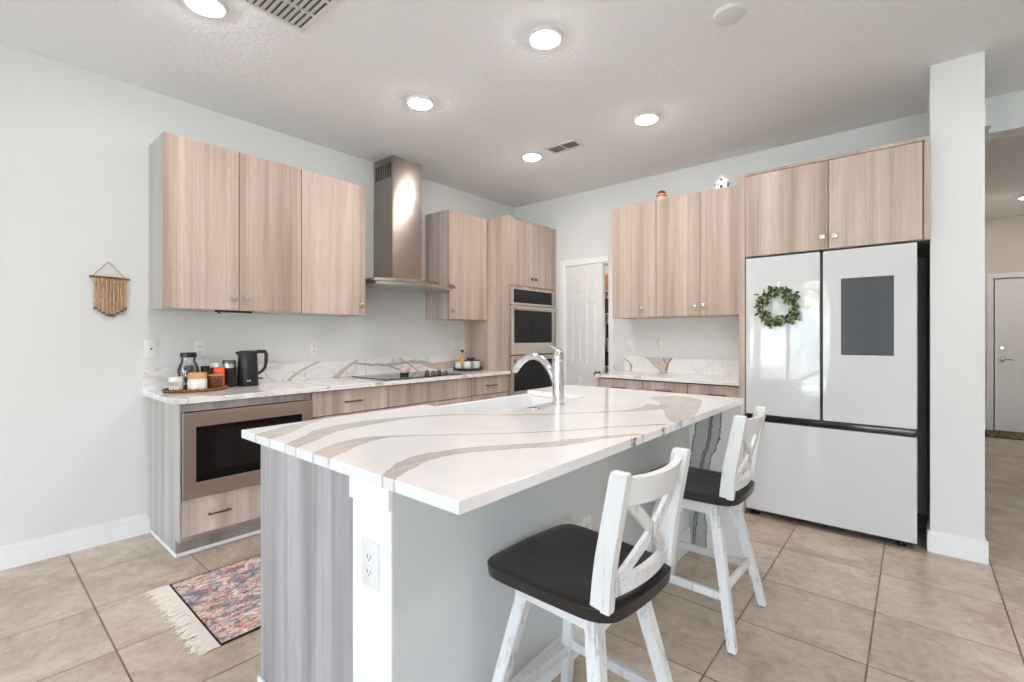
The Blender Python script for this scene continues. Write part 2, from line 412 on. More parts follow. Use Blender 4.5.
# hall
struct('wall_hall_left', box(BM(), HX0 - 0.1, HX0, YB + 0.12, 9.0, 0, ZC), M['hall_wall_shaded'])
struct('wall_hall_right', box(BM(), HX1, HX1 + 0.1, YB + 0.12, 9.0, 0, ZC), M['hall_wall_shaded'])
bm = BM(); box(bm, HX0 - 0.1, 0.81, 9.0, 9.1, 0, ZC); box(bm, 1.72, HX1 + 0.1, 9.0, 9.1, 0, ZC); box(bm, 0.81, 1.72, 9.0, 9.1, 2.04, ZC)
struct('wall_hall_end', bm, M['hall_wall_shaded'])
struct('door_light_stop', box(BM(), .6, 1.9, 9.1, 9.15, 0, 2.2), M['hall_wall_shaded'])  # unseen board added behind the hall door to stop sky light leaking in
# pantry closet behind the ajar door
bm = BM(); box(bm, WL, -2.1, 5.95, 6.05, 0, ZC); box(bm, -2.1, -2.0, YB + 0.12, 6.05, 0, ZC)
struct('wall_pantry', bm, M['wall'])

def baseboard(name, pts_boxes):
    bm = BM()
    for (x0, x1, y0, y1, nx, ny) in pts_boxes:
        box(bm, x0, x1, y0, y1, 0, 0.095)
        # thinner moulded top
        cx0, cx1, cy0, cy1 = x0, x1, y0, y1
        if nx > 0: cx1 -= 0.006
        if nx < 0: cx0 += 0.006
        if ny > 0: cy1 -= 0.006
        if ny < 0: cy0 += 0.006
        box(bm, cx0, cx1, cy0, cy1, 0.095, 0.125, 0.003)
    return struct(name, bm, M['trim'])
baseboard('baseboard_left', [(WL, WL + 0.014, YF, 0.802, 1, 0)])
baseboard('baseboard_fin', [(0.060, 0.314, 3.689, 3.703, 0, -1), (0.300, 0.314, 3.703, YB, 1, 0), (0.058, 0.072, 3.703, 3.9, -1, 0)])
baseboard('baseboard_front', [(WL + .014, -2.80, YF, YF + 0.014, 0, 1), (-1.22, .15, YF, YF + 0.014, 0, 1)])
baseboard('baseboard_hall', [(HX0, 0.74, 8.986, 9.0, 0, -1), (1.79, HX1, 8.986, 9.0, 0, -1), (HX0, HX0 + .014, YB + .15, 8.986, 1, 0), (HX1 - .014, HX1, YB + .15, 8.986, -1, 0)])

def casing(name, x0, x1, z, y, w_=0.065):
    bm = BM()
    for (a, b, c, d) in ((x0 - w_, x0, 0, z + w_), (x1, x1 + w_, 0, z + w_), (x0, x1, z, z + w_)):
        box(bm, a, b, y - 0.018, y, c, d, 0.004)
        box(bm, a + 0.012, b - 0.012 if b - a < 0.1 else b, y - 0.024, y - 0.016, c, d - (0.012 if b - a < .1 else .012), 0.003)
    return struct(name, bm, M['trim'])
casing('trim_2', DX0, DX1, DZ, YB)
struct('trim_4', prism(BM(), [(DX0, 0), (DX0 + .015, 0), (DX0 + .015, DZ - .015), (DX1 - .015, DZ - .015), (DX1 - .015, 0), (DX1, 0), (DX1, DZ), (DX0, DZ)], YB - .002, YB + .12, 'y'), M['trim'])
casing('trim_3', 0.81, 1.72, 2.04, 9.0)

def panel_door(width, height, th=0.035):
    """six raised panels; hinge edge at x=0, extends +x, front face -y at y=0"""
    bm = BM(); box(bm, 0, width, 0.010, th - 0.010, 0, height)
    st = 0.105 * width / 0.6 * 0.95; mid = (width - 2 * st) * 0.14
    cols = [(st, width / 2 - mid / 2 - 0.012), (width / 2 + mid / 2 + 0.012, width - st)]
    rows = [(0.13 * height, 0.41 * height), (0.475 * height, 0.80 * height), (0.85 * height, 0.945 * height)]
    xs_ = [0, cols[0][0], cols[0][1], cols[1][0], cols[1][1], width]
    zs_ = [0] + [v for r in rows for v in r] + [height]
    for side in (0, 1):
        y0, y1 = (0, 0.010) if side == 0 else (th - 0.010, th)
        for i in range(0, 5, 2): box(bm, xs_[i], xs_[i + 1], y0, y1, 0, height)
        for i in range(0, 7, 2):
            for c in cols: box(bm, c[0], c[1], y0, y1, zs_[i], zs_[i + 1])
        for c in cols:
            for r in rows:
                m_ = 0.022; ya, yb = (0.003, 0.011) if side == 0 else (th - 0.011, th - 0.003)
                box(bm, c[0] + m_, c[1] - m_, ya, yb, r[0] + m_, r[1] - m_, 0.002)
    return bm
# pantry door, ajar into the kitchen
pd = bpy.data.objects.new('door_1', None); COL.objects.link(pd); pd.location = (0, 0, 0); pd['kind'] = 'structure'; ORG['door_1'] = Vector((0, 0, 0))
def dobj(name, bm, mat, parent, **kw): return obj(name, bm, mat, parent, **kw)
dp = obj('door_panel', panel_door(DX1 - DX0 - 0.036, DZ - 0.03), M['door'], pd, smooth=0)
hb = BM()
lathe(hb, [(0.026, 0), (0.026, -.006), (0.014, -.010), (0.011, -.03), (0.024, -.042), (0.028, -.055), (0.022, -.066), (0, -.068)], (DX1 - DX0 - .078, 0, 0.86), axis='y', n=20)
hd = obj('door_knob', hb, M['dark_nickel'], pd)
lt = obj('latch', box(BM(), DX1 - DX0 - .037, DX1 - DX0 - .034, 0.006, 0.03, 0.82, 0.90), M['nickel'], pd)
pd.location = (DX0 + 0.018, YB - 0.001, 0.012); pd.rotation_euler = (0, 0, math.radians(-11))
# hall entrance door
hdoor = bpy.data.objects.new('door_2', None); COL.objects.link(hdoor); hdoor['kind'] = 'structure'; ORG['door_2'] = Vector((0, 0, 0))
obj('door_panel', panel_door(0.88, 2.02), M['door'], hdoor, smooth=0)
hb = BM(); lathe(hb, [(0.030, 0), (0.030, -.008), (0.022, -.018), (0.0, -.020)], (0.07, 0, 1.10), axis='y', n=20)
obj('deadbolt', hb, M['chrome'], hdoor)
hb = BM(); lathe(hb, [(0.032, 0), (0.032, -.008), (0.014, -.014), (0.011, -.045), (0, -.047)], (0.07, 0, 0.95), axis='y', n=20)
tube(hb, [(0.07, -.045, .95), (0.10, -.050, .952), (.14, -.050, .95), (.175, -.046, .944)], [.010, .009, .008, .006], 10)
obj('door_lever', hb, M['chrome'], hdoor)
hdoor.location = (0.825, 9.012, 0.01)

# windows behind the camera: sliding glass door and a wide unseen window added for daylight
t = NT('window_glass'); gl = t.node('ShaderNodeBsdfGlossy'); gl.inputs['Roughness'].default_value = 0.0
tr = t.node('ShaderNodeBsdfTransparent'); mx = t.node('ShaderNodeMixShader'); mx.inputs[0].default_value = 0.06
t.t.links.new(tr.outputs[0], mx.inputs[1]); t.t.links.new(gl.outputs[0], mx.inputs[2]); t.t.links.new(mx.outputs[0], t.out.inputs[0])
M['window_glass'] = t.m
M['frame_paint'] = simple('window_frame_paint', (232, 233, 234), 0.45)
for i, (a, n_) in enumerate(zip(WIN, (2, 3))):
    wdw = bpy.data.objects.new('window_%d' % (i + 1), None); COL.objects.link(wdw); wdw['kind'] = 'structure'
    o0 = Vector(((a[0] + a[1]) / 2, YF - 0.06, a[2])); wdw.location = o0; ORG[wdw.name] = o0
    bm = BM(); fw = 0.055; x0, x1, z0, z1 = a
    z0 = a[2]
    box(bm, x0, x0 + fw, YF - .10, YF - .02, z0, z1); box(bm, x1 - fw, x1, YF - .10, YF - .02, z0, z1)
    box(bm, x0 + fw, x1 - fw, YF - .10, YF - .02, z1 - fw, z1); box(bm, x0 + fw, x1 - fw, YF - .10, YF - .02, z0, z0 + fw)
    for k in range(1, n_):
        xm = x0 + (x1 - x0) * k / n_; box(bm, xm - .035, xm + .035, YF - .095, YF - .025, z0 + fw, z1 - fw)
    obj('window_frame', bm, M['frame_paint'], wdw, smooth=0)
    for k in range(n_):
        obj('window_pane', box(BM(), x0 + (x1 - x0) * k / n_ + .04, x0 + (x1 - x0) * (k + 1) / n_ - .04, YF - .062, YF - .056, z0 + fw, z1 - fw), M['window_glass'], wdw, smooth=0)

# garden outside the sliding door (seen only mirrored in the fridge)
M['lawn'] = simple('lawn_grass', (138, 146, 122), 0.9, var=0.25, scale=9)
M['leaf'] = simple('tree_leaf', (96, 122, 66), 0.6, var=0.3, scale=3)
M['bark'] = simple('bark', (112, 96, 80), 0.9, var=0.2)
M['patio'] = simple('patio_concrete', (214, 214, 214), 0.8)
struct('garden_reflector', box(BM(), -14, 12, -15.2, -15.0, -.15, 2.3), M['patio'])  # bright wall added out of view so the fridge doors mirror white
g_ = struct('patio', prism(BM(), [(WL - 3, -7.0), (XR + 3.2, -7.0), (XR + 3.2, 5), (XR + .1, 5), (XR + .1, YF - .12), (WL - 3, YF - .12)], -.12, -.02, 'z'), M['patio'])
g_ = struct('ground', box(BM(), -22, 26, -32, 12, -.24, -.13), M['lawn'])
def tree(x, y, h, r, label, seed):
    rnd = random.Random(seed)
    T = thing('garden_tree', label, 'tree', (x, y, -.06), 'trees in the garden beyond the sliding door')
    tb = BM(); tube(tb, [(x, y, -.06), (x + .05, y, h * .3), (x - .03, y + .04, h * .62)], [.13, .10, .05], 10)
    for k in range(5):
        a = k * 1.26; tube(tb, [(x, y, h * (.35 + .05 * k)), (x + math.cos(a) * r * .6, y + math.sin(a) * r * .6, h * (.55 + .06 * k))], [.05, .015], 7)
    obj('trunk', tb, M['bark'], T)
    lb = BM()
    for k in range(1500):
        d = Vector((rnd.gauss(0, 1), rnd.gauss(0, 1), rnd.gauss(0, .8))).normalized() * (rnd.random() ** .4)
        c = Vector((x, y, h * .68)) + Vector((d.x * r, d.y * r, d.z * h * .34))
        u = Vector((rnd.gauss(0, 1), rnd.gauss(0, 1), rnd.gauss(0, 1))).normalized(); v = u.orthogonal().normalized(); s_ = .07 + rnd.random() * .07
        q = [lb.verts.new(c + u * s_), lb.verts.new(c + v * s_ * .5), lb.verts.new(c - u * s_), lb.verts.new(c - v * s_ * .5)]; lb.faces.new(q)
    obj('foliage', lb, M['leaf'], T, smooth=0)
tree(-3.9, -9.5, 4.2, 1.7, 'broad garden tree nearest the sliding door', 1)
tree(-6.6, -12.5, 5.0, 2.0, 'taller garden tree at the far end of the lawn', 2)
tree(-1.2, -13.0, 4.4, 1.6, 'small garden tree right of the lawn', 3)

# ================================================================ cabinets
WK = M['wood']
def knob(x, y, z, d, parent, mat=None):
    """square knob; d = 'x' or 'y' (face normal +x / -y)"""
    bm = BM(); s_ = .0155
    if d == 'x':
        tube(bm, [(x, y, z), (x + .014, y, z)], .006, 10); box(bm, x + .012, x + .024, y - s_, y + s_, z - s_, z + s_, .003)
    else:
        tube(bm, [(x, y, z), (x, y - .014, z)], .006, 10); box(bm, x - s_, x + s_, y - .024, y - .012, z - s_, z + s_, .003)
    return obj('knob', bm, mat or M['nickel'], parent)
def bar(x, y, z, d, parent, L=.14):
    bm = BM(); h = L / 2
    if d == 'x':
        for s_ in (-1, 1): tube(bm, [(x, y + s_ * (h - .012), z), (x + .024, y + s_ * (h - .012), z)], .005, 8)
        box(bm, x + .021, x + .031, y - h, y + h, z - .005, z + .005, .002)
    else:
        for s_ in (-1, 1): tube(bm, [(x + s_ * (h - .012), y, z), (x + s_ * (h - .012), y - .024, z)], .005, 8)
        box(bm, x - h, x + h, y - .031, y - .021, z - .005, z + .005, .002)
    return obj('handle', bm, M['dark_nickel'], parent)
G_ = .0025
XF = -3.125     # base front plane of the left run
def front_x(name, y0, y1, z0, z1, parent, mat, xf=XF, th=.019):
    return obj(name, box(BM(), xf - th, xf, y0 + G_, y1 - G_, z0 + G_, z1 - G_, .0012), mat, parent, smooth=0)
def front_y(name, x0, x1, z0, z1, parent, mat, yf, th=.019):
    return obj(name, box(BM(), x0 + G_, x1 - G_, yf, yf + th, z0 + G_, z1 - G_, .0012), mat, parent, smooth=0)
def base_left(label, y0, y1, drawers, handles, side_panel=False, solid_top=.884, mat=None):
    mat = mat or M['wood_base']
    T = thing('base_cabinet', label, 'cabinet', ((WL + XF) / 2, (y0 + y1) / 2, 0), 'base cabinets under the hob counter')
    bm = BM()
    if side_panel:      # open carcass for the microwave
        box(bm, WL + .002, XF - .021, y0 + .001, y0 + .02, .10, solid_top); box(bm, WL + .002, XF - .021, y1 - .02, y1 - .001, .10, solid_top)
        box(bm, WL + .002, WL + .02, y0 + .02, y1 - .02, .10, solid_top); box(bm, WL + .02, XF - .021, y0 + .02, y1 - .02, .10, .345)
        box(bm, WL + .02, XF - .021, y0 + .02, y1 - .02, .835, solid_top)
    else: box(bm, WL + .002, XF - .021, y0 + .001, y1 - .001, .10, solid_top)
    obj('carcass', bm, M['gap'] if not side_panel else M['kick'], T, smooth=0)
    obj('toe_kick', box(BM(), WL + .002, -3.205, y0 + .001, y1 - .001, 0, .099), M['kick'], T, smooth=0)
    for (a, b, c, d) in drawers:
        D = front_x('drawer', a, b, c, d, T, mat)
        if side_panel:
            for q in (.25, .75): bar(XF, a + (b - a) * q, (c + d) / 2, 'x', D, .12)
        elif (a, b, c, d) in handles: bar(XF, (a + b) / 2, (c + d) / 2 if d - c < .22 else d - .09, 'x', D)
    return T
T = base_left('pale wood base cabinet at the left end holding the built-in microwave', .810, 1.56, [(.810, 1.56, .126, .34)], [(.810, 1.56, .126, .34)], True)
front_x('filler_strip', .810, 1.56, .832, .882, T, M['kick'])
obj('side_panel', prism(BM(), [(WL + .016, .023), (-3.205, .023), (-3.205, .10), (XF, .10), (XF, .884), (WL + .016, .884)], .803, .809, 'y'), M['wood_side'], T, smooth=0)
tt = BM(); box(tt, -3.2045, -3.19, .800, 3.60, 0, .022, .006); box(tt, WL + .016, -3.19, .800, .8095, 0, .022, .004)
struct('trim_5', tt, M['trim'])
dr = [(1.565, 2.176, .706, .878), (1.565, 2.176, .42, .704), (1.565, 2.176, .112, .418)]
base_left('pale wood drawer cabinet between microwave cabinet and hob cabinet', 1.562, 2.178, dr, dr)
dr = [(2.18, 3.087, .706, .878), (2.18, 3.087, .42, .704), (2.18, 3.087, .112, .418)]
base_left('wide pale wood drawer cabinet directly below the black cooktop', 2.18, 3.089, dr, [])
dr = [(3.091, 3.603, .706, .878), (3.091, 3.603, .42, .704), (3.091, 3.603, .112, .418)]
base_left('narrow pale wood drawer cabinet beside the tall oven cabinet', 3.09, 3.606, dr, dr)

# counter of the left run
CT = thing('countertop', 'white veined quartz countertop with backsplash along the hob wall', 'countertop', (-3.4, 2.15, .884))
obj('counter_slab', prism(BM(), [(WL + .001, .765), (-3.092, .765), (-3.092, 3.607), (WL + .001, 3.607)], .884, .914, 'z', .002), M['counter_quartz'], CT, smooth=0)
obj('backsplash', box(BM(), WL + .001, WL + .021, .765, 3.607, .914, 1.056, .002), M['counter_quartz'], CT, smooth=0)

# built-in microwave
MW = thing('microwave', 'stainless steel built-in microwave in the left base cabinet', 'microwave', (-3.3, 1.18, .346))
bm = BM(); X0, X1 = XF + .001, XF + .022
y0, y1, z0, z1, a0, a1, b0, b1 = .812, 1.556, .346, .829, .877, 1.489, .430, .747
box(bm, X0, X1, y0, a0, z0, z1, .002); box(bm, X0, X1, a1, y1, z0, z1, .002); box(bm, X0, X1, a0, a1, z0, b0, .002); box(bm, X0, X1, a0, a1, b1, z1, .002)
obj('trim_frame', bm, M['steel'], MW, smooth=0)
obj('oven_box', box(BM(), WL + .03, XF, .845, 1.535, .36, .82), M['matte_black'], MW, smooth=0)
obj('glass_door', box(BM(), XF + .001, XF + .014, a0, a1, b0, b1, .002), M['black_glass'], MW, smooth=0)
obj('inner_window', box(BM(), XF + .014, XF + .0155, a0 + .10, a1 - .03, b0 + .055, b1 - .03, .001), M['oven_glass'], MW, smooth=0)

# upper cabinets on the left wall
UX = -3.411
def upper_left(label, y0, y1, doors, knobs, group='wall cabinets on the hob wall', side=None):
    T = thing('wall_cabinet', label, 'cabinet', ((WL + UX) / 2, (y0 + y1) / 2, 1.433), group)
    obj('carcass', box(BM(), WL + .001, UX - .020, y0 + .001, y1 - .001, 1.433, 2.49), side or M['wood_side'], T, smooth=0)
    for a, b in doors: 
        D = front_x('cabinet_door', a, b, 1.433, 2.49, T, WK, UX)
        for k in knobs:
            if a < k < b: knob(UX, k, 1.515, 'x', D)
    return T
UL = upper_left('tall two-door pale wood wall cabinet above the kettle', .795, 1.628, [(.795, 1.211), (1.211, 1.628)], (1.175, 1.25))
upper_left('single-door pale wood wall cabinet left of the range hood', 1.630, 2.160, [(1.630, 2.160)], (2.118,))
upper_left('single-door pale wood wall cabinet right of the range hood', 3.062, 3.600, [(3.062, 3.600)], (3.105,), side=M['wood_base'])
LB = thing('light_bar', 'thin black light bar under the left wall cabinet', 'light bar', (-3.5, 1.17, 1.42))
obj('housing', box(BM(), -3.46, -3.43, 1.08, 1.30, 1.420, 1.433, .002), M['matte_black'], LB)
obj('switch', lathe(BM(), [(0, 1.410), (.008, 1.411), (.008, 1.420)], (-3.44, 1.10, 0), 12), M['black_plastic'], LB)

# tall oven cabinet
OC = thing('oven_cabinet', 'tall pale wood cabinet housing the double wall oven', 'cabinet', (-3.44, 4.02, 0))
bm = BM(); box(bm, WL + .001, XF - .001, 3.610, 3.629, 0, 2.49); box(bm, WL + .001, XF - .001, 4.415, 4.449, 0, 2.49)
obj('side_panel', bm, WK, OC, smooth=0)
bm = BM(); box(bm, WL + .001, XF - .021, 3.629, 4.415, 1.79, 2.472); box(bm, WL + .001, XF - .021, 3.629, 4.415, .10, .60); box(bm, WL + .001, WL + .02, 3.629, 4.415, .6, 1.79)
obj('carcass', bm, M['gap'], OC, smooth=0)
obj('top_panel', box(BM(), WL + .001, XF - .001, 3.629, 4.415, 2.474, 2.49), WK, OC, smooth=0)
bm = BM(); box(bm, XF - .02, XF - .001, 3.629, 4.415, 1.763, 1.787); box(bm, XF - .02, XF - .001, 3.629, 3.64, .6, 1.763); box(bm, XF - .02, XF - .001, 4.404, 4.415, .6, 1.763)
obj('face_frame', bm, WK, OC, smooth=0)
for a, b, k in ((3.629, 4.022, 3.987), (4.022, 4.415, 4.057)):
    D = front_x('cabinet_door', a, b, 1.79, 2.472, OC, WK); knob(XF, k, 1.875, 'x', D, M['dark_nickel'])
for a, b in ((3.629, 4.415),):
    D = front_x('drawer', a, b, .112, .598, OC, M['wood_base']); bar(XF, (a + b) / 2, .50, 'x', D)
obj('toe_kick', box(BM(), WL + .001, -3.205, 3.629, 4.415, 0, .099), M['kick'], OC, smooth=0)
# double wall oven
OV = thing('wall_oven', 'stainless steel double wall oven with black glass doors', 'oven', (-3.3, 4.02, .62))
ya, yb = 3.641, 4.403
obj('oven_box', box(BM(), WL + .03, XF + .001, ya + .01, yb - .01, .61, 1.755), M['matte_black'], OV, smooth=0)
bm = BM(); X1 = XF + .014; box(bm, XF + .001, X1, ya, yb, 1.590, 1.762, .002)
P_ = obj('control_panel', bm, M['steel'], OV, smooth=0)
obj('display', box(BM(), X1, X1 + .002, ya + .04, yb - .06, 1.612, 1.750, .0005), M['black_glass'], P_, smooth=0)
for (z0, z1, g0, g1, nm) in ((1.075, 1.582, 1.195, 1.535, 'upper'), (.615, 1.062, .70, 1.015, 'lower')):
    bm = BM(); X1 = XF + .020
    box(bm, XF + .001, X1, ya, ya + .04, z0, z1, .002); box(bm, XF + .001, X1, yb - .06, yb, z0, z1, .002)
    box(bm, XF + .001, X1, ya + .04, yb - .06, z0, g0, .002); box(bm, XF + .001, X1, ya + .04, yb - .06, g1, z1, .002)
    D = obj('oven_door', bm, M['steel'], OV, smooth=0)
    obj('door_glass', box(BM(), XF + .002, XF + .017, ya + .04, yb - .06, g0, g1), M['black_glass'], D, smooth=0)
    hb = BM(); zz = g1 + .018
    for y_ in (ya + .05, yb - .05): tube(hb, [(X1, y_, zz), (X1 + .035, y_, zz)], .008, 8)
    tube(hb, [(X1 + .035, ya + .02, zz), (X1 + .035, yb - .02, zz)], .011, 12)
    obj('handle', hb, M['steel'], D)

# range hood
HD = thing('range_hood', 'stainless steel chimney range hood with curved canopy', 'range hood', (-3.55, 2.63, 1.66))
bm = BM(); box(bm, WL + .001, -3.462, 2.458, 2.778, 1.752, 2.41, .001); obj('lower_chimney', bm, M['steel_v'], HD, smooth=0)
bm = BM(); box(bm, WL + .001, -3.466, 2.462, 2.774, 2.405, 2.848, .001); UC_ = obj('upper_chimney', bm, M['steel_v'], HD, smooth=0)
bm = BM()
for k in range(9):
    x_ = WL + .035 + k * .027; box(bm, x_, x_ + .014, 2.4605, 2.4625, 2.665, 2.79)
obj('vent_slots', bm, M['gap'], UC_, smooth=0)
def canopy_poly(inset=0.0):
    pts = [(WL + .001 + (inset if inset else 0), 2.185 + inset)]
    N = 24
    for k in range(N + 1):
        u = -1 + 2 * k / N; y_ = 2.632 + u * (.447 - inset); x_ = -3.185 - .14 * abs(u) ** 2.0 - inset
        pts.append((x_, y_))
    pts.append((WL + .001 + inset, 3.079 - inset)); return pts
bm = BM(); prism(bm, canopy_poly(), 1.718, 1.742, 'z', .003); obj('canopy', bm, M['steel_v'], HD, smooth=30)
bm = BM(); prism(bm, canopy_poly(.035), 1.700, 1.718, 'z'); CB = obj('filter_panel', bm, M['steel'], HD, smooth=30)
for y_ in (2.40, 2.86): obj('hood_lamp', lathe(BM(), [(0, 1.6975), (.03, 1.698), (.032, 1.700)], (-3.40, y_, 0), 20), M['light_metal'], CB)
bm = BM(); hexa(bm, [(-3.745, 2.44, 1.742), (-3.42, 2.44, 1.742), (-3.42, 2.80, 1.742), (-3.745, 2.80, 1.742)], [(-3.745, 2.458, 1.765), (-3.46, 2.458, 1.765), (-3.46, 2.778, 1.765), (-3.745, 2.778, 1.765)])
obj('collar', bm, M['steel_v'], HD, smooth=0)
bm = BM()
for k in range(5): tube(bm, [(-3.20, 2.572 + k * .03, 1.730), (-3.190, 2.572 + k * .03, 1.730)], .005, 8)
obj('button', bm, M['dark_nickel'], HD)

# cooktop
CK = thing('cooktop', 'black glass electric cooktop set in the left countertop', 'cooktop', (-3.41, 2.62, .914))
obj('glass_surface', box(BM(), -3.675, -3.165, 2.19, 3.00, .9145, .922, .002), M['black_glass'], CK, smooth=0)
M['burner'] = simple('burner_ring_print', (96, 92, 90), 0.2)
bm = BM()
for (x_, y_, r) in ((-3.55, 2.36, .075), (-3.30, 2.36, .10), (-3.55, 2.82, .10), (-3.43, 2.58, .07)):
    lathe(bm, [(r, .9221), (r, .9224), (r - .004, .9224), (r - .004, .9221)], (x_, y_, 0), 40)
obj('burner_ring', bm, M['burner'], CK)
for (x_, y_) in ((-3.32, 2.725), (-3.245, 2.735), (-3.32, 2.865), (-3.245, 2.875)):
    K = obj('control_knob', lathe(BM(), [(.024, .9222), (.024, .928), (.019, .932), (.018, .948), (0, .950)], (x_, y_, 0), 20), M['dark_nickel'], CK)
    obj('grip', box(BM(), x_ - .018, x_ + .018, y_ - .0035, y_ + .0035, .949, .962, .001), M['nickel'], K)

# right run
RYF, RY0 = 3.895, 4.451
def base_right(label, x0, x1, fronts):
    T = thing('base_cabinet', label, 'cabinet', ((x0 + x1) / 2, 4.14, 0), 'base cabinets left of the refrigerator')
    obj('carcass', box(BM(), x0 + .001, x1 - .001, RYF + .021, RY0 - .001, .10, .884), M['gap'], T, smooth=0)
    obj('toe_kick', box(BM(), x0 + .001, x1 - .001, RYF + .08, RY0 - .001, 0, .099), M['kick'], T, smooth=0)
    for (a, b, c, d) in fronts:
        nm = 'drawer' if d - c < .3 else 'cabinet_door'
        D = front_y(nm, a, b, c, d, T, M['wood_base'], RYF)
        if nm == 'drawer': bar((a + b) / 2 + (.03 if a > -1.43 else 0), RYF, .800, 'y', D)
        else: bar(b - .1, RYF, d - .06, 'y', D, .1)
base_right('pale wood base cabinet nearest the pantry door', -2.262, -1.812, [(-2.262, -1.812, .706, .874), (-2.262, -1.812, .112, .704)])
base_right('middle pale wood base cabinet of the serving counter', -1.81, -1.422, [(-1.81, -1.422, .706, .874), (-1.81, -1.422, .112, .704)])
base_right('pale wood base cabinet against the refrigerator panel', -1.42, -.959, [(-1.42, -1.0, .706, .874), (-1.42, -1.0, .112, .704)])
RC = thing('countertop', 'white veined quartz serving countertop left of the refrigerator', 'countertop', (-1.6, 4.1, .884))
obj('counter_slab', prism(BM(), [(-2.268, 3.858), (-.959, 3.858), (-.959, RY0), (-2.268, RY0)], .884, .914, 'z', .002), M['back_quartz'], RC, smooth=0)
obj('backsplash', box(BM(), -2.268, -.959, RY0 - .02, RY0, .914, 1.056, .002), M['back_quartz'], RC, smooth=0)
UY = 4.108
def upper_right(label, x0, x1, doors, knobs):
    T = thing('wall_cabinet', label, 'cabinet', ((x0 + x1) / 2, 4.28, 1.44), 'wall cabinets left of the refrigerator')
    obj('carcass', box(BM(), x0 + .001, x1 - .001, UY + .020, YB - .001, 1.44, 2.50), WK, T, smooth=0)
    for a, b in doors:
        D = front_y('cabinet_door', a, b, 1.44, 2.50, T, WK, UY)
        for k in knobs:
            if a < k < b: knob(k, UY, 1.527, 'y', D)
    return T
upper_right('single-door pale wood wall cabinet beside the pantry door', -2.225, -1.784, [(-2.225, -1.784)], (-1.92,))
upper_right('double-door pale wood wall cabinet above the right outlet', -1.782, -.959, [(-1.782, -1.391), (-1.391, -.959)], (-1.435, -1.362))
# fridge enclosure
FC = thing('wall_cabinet', 'wide two-door pale wood cabinet with a tall end panel around the white refrigerator', 'cabinet', (-.44, 4.0, 0))
obj('end_panel', prism(BM(), [(3.634, 0), (4.45, 0), (4.45, 2.42), (3.634, 2.42)], -.957, -.917, 'x'), WK, FC, smooth=0)
obj('carcass', box(BM(), -.916, .068, 3.656, 4.45, 1.825, 2.40), M['kick'], FC, smooth=0)
obj('top_trim', box(BM(), -.916, .070, 3.634, 4.45, 2.40, 2.42), WK, FC, smooth=0)
obj('filler_strip', box(BM(), .045, .070, 3.640, 3.66, 1.825, 2.40), WK, FC, smooth=0)
for a, b, k in ((-.916, -.42, -.452), (-.42, .040, -.385)):
    D = front_y('cabinet_door', a, b, 1.825, 2.398, FC, WK, 3.632, .02); knob(k, 3.632, 1.905, 'y', D)

# refrigerator
FR = thing('refrigerator', 'white glass french door refrigerator with bottom freezer drawer', 'refrigerator', (-.45, 4.0, 0))
FY = 3.628
obj('body', box(BM(), -.902, .008, FY + .075, 4.40, .03, 1.78, .004), M['fridge_side'], FR, smooth=0)
dd = obj('door_left', box(BM(), -.910, -.465, FY, FY + .055, .718, 1.812, .004), M['fridge_glass'], FR, smooth=0)
dr_ = obj('door_right', box(BM(), -.449, .014, FY, FY + .055, .718, 1.812, .004), M['fridge_glass'], FR, smooth=0)
fz = obj('freezer_drawer', box(BM(), -.910, .014, FY, FY + .055, .048, .668, .004), M['fridge_glass'], FR, smooth=0)
M['gasket'] = simple('gasket_black', (30, 29, 30), 0.35)
bm = BM(); box(bm, -.905, .009, FY + .012, FY + .0545, .6685, .7175); box(bm, -.4645, -.4495, FY + .012, FY + .0545, .7175, 1.80); box(bm, -.903, .008, FY + .0552, FY + .0745, .06, 1.80)
obj('gasket', bm, M['gasket'], FR, smooth=0)
obj('handle_recess', box(BM(), -.900, .008, FY + .004, FY + .012, .676, .710, .003), M['gloss_black'], FR)
obj('screen', box(BM(), -.352, -.091, FY - .0015, FY + .002, 1.145, 1.628, .0008), M['screen'], dr_, smooth=0)
for x_ in (-.86, -.06):
    bm = BM(); box(bm, x_ - .05, x_ + .05, FY + .06, FY + .20, 1.78, 1.815, .005); obj('hinge_cover', bm, M['steel'], FR)
    bm = BM(); lathe(bm, [(.024, 0), (.026, .008), (.018, .014), (.012, .045)], (x_, FY + .07, 0), 16); obj('foot', bm, M['black_plastic'], FR)
obj('toe_grille', box(BM(), -.895, -.01, FY + .06, FY + .08, .02, .06), M['gasket'], FR, smooth=0)

# wreath on the left fridge door
WRc = Vector((-.702, FY - .022, 1.462))
WR = thing('wreath', 'small green leaf wreath hanging on the left refrigerator door', 'wreath', WRc)
def m_leafy():
    t = NT('wreath_leaf'); n = t.noise(t.pos(), 60, 2)
    return t.bsdf(t.ramp(n, [(.36, srgb(34, 50, 32)), (.5, srgb(84, 104, 62)), (.62, srgb(168, 172, 128))]), .55)
M['wleaf'] = m_leafy(); M['twig'] = simple('twig', (128, 106, 78), .8); M['berry'] = simple('cream_berry', (222, 212, 186), .6)
bm = BM()
for s_ in range(3):
    pts = [WRc + Vector(((.098 + .005 * math.sin(5 * a + s_ * 2)) * math.cos(a), .006 * math.sin(4 * a + 2 * s_), (.104 + .005 * math.cos(6 * a + s_)) * math.sin(a))) for a in [2 * PI * k / 40 for k in range(41)]]
    tube(bm, pts, .0035, 6, False)
obj('twig_ring', bm, M['twig'], WR)
bm = BM(); rnd = random.Random(5)
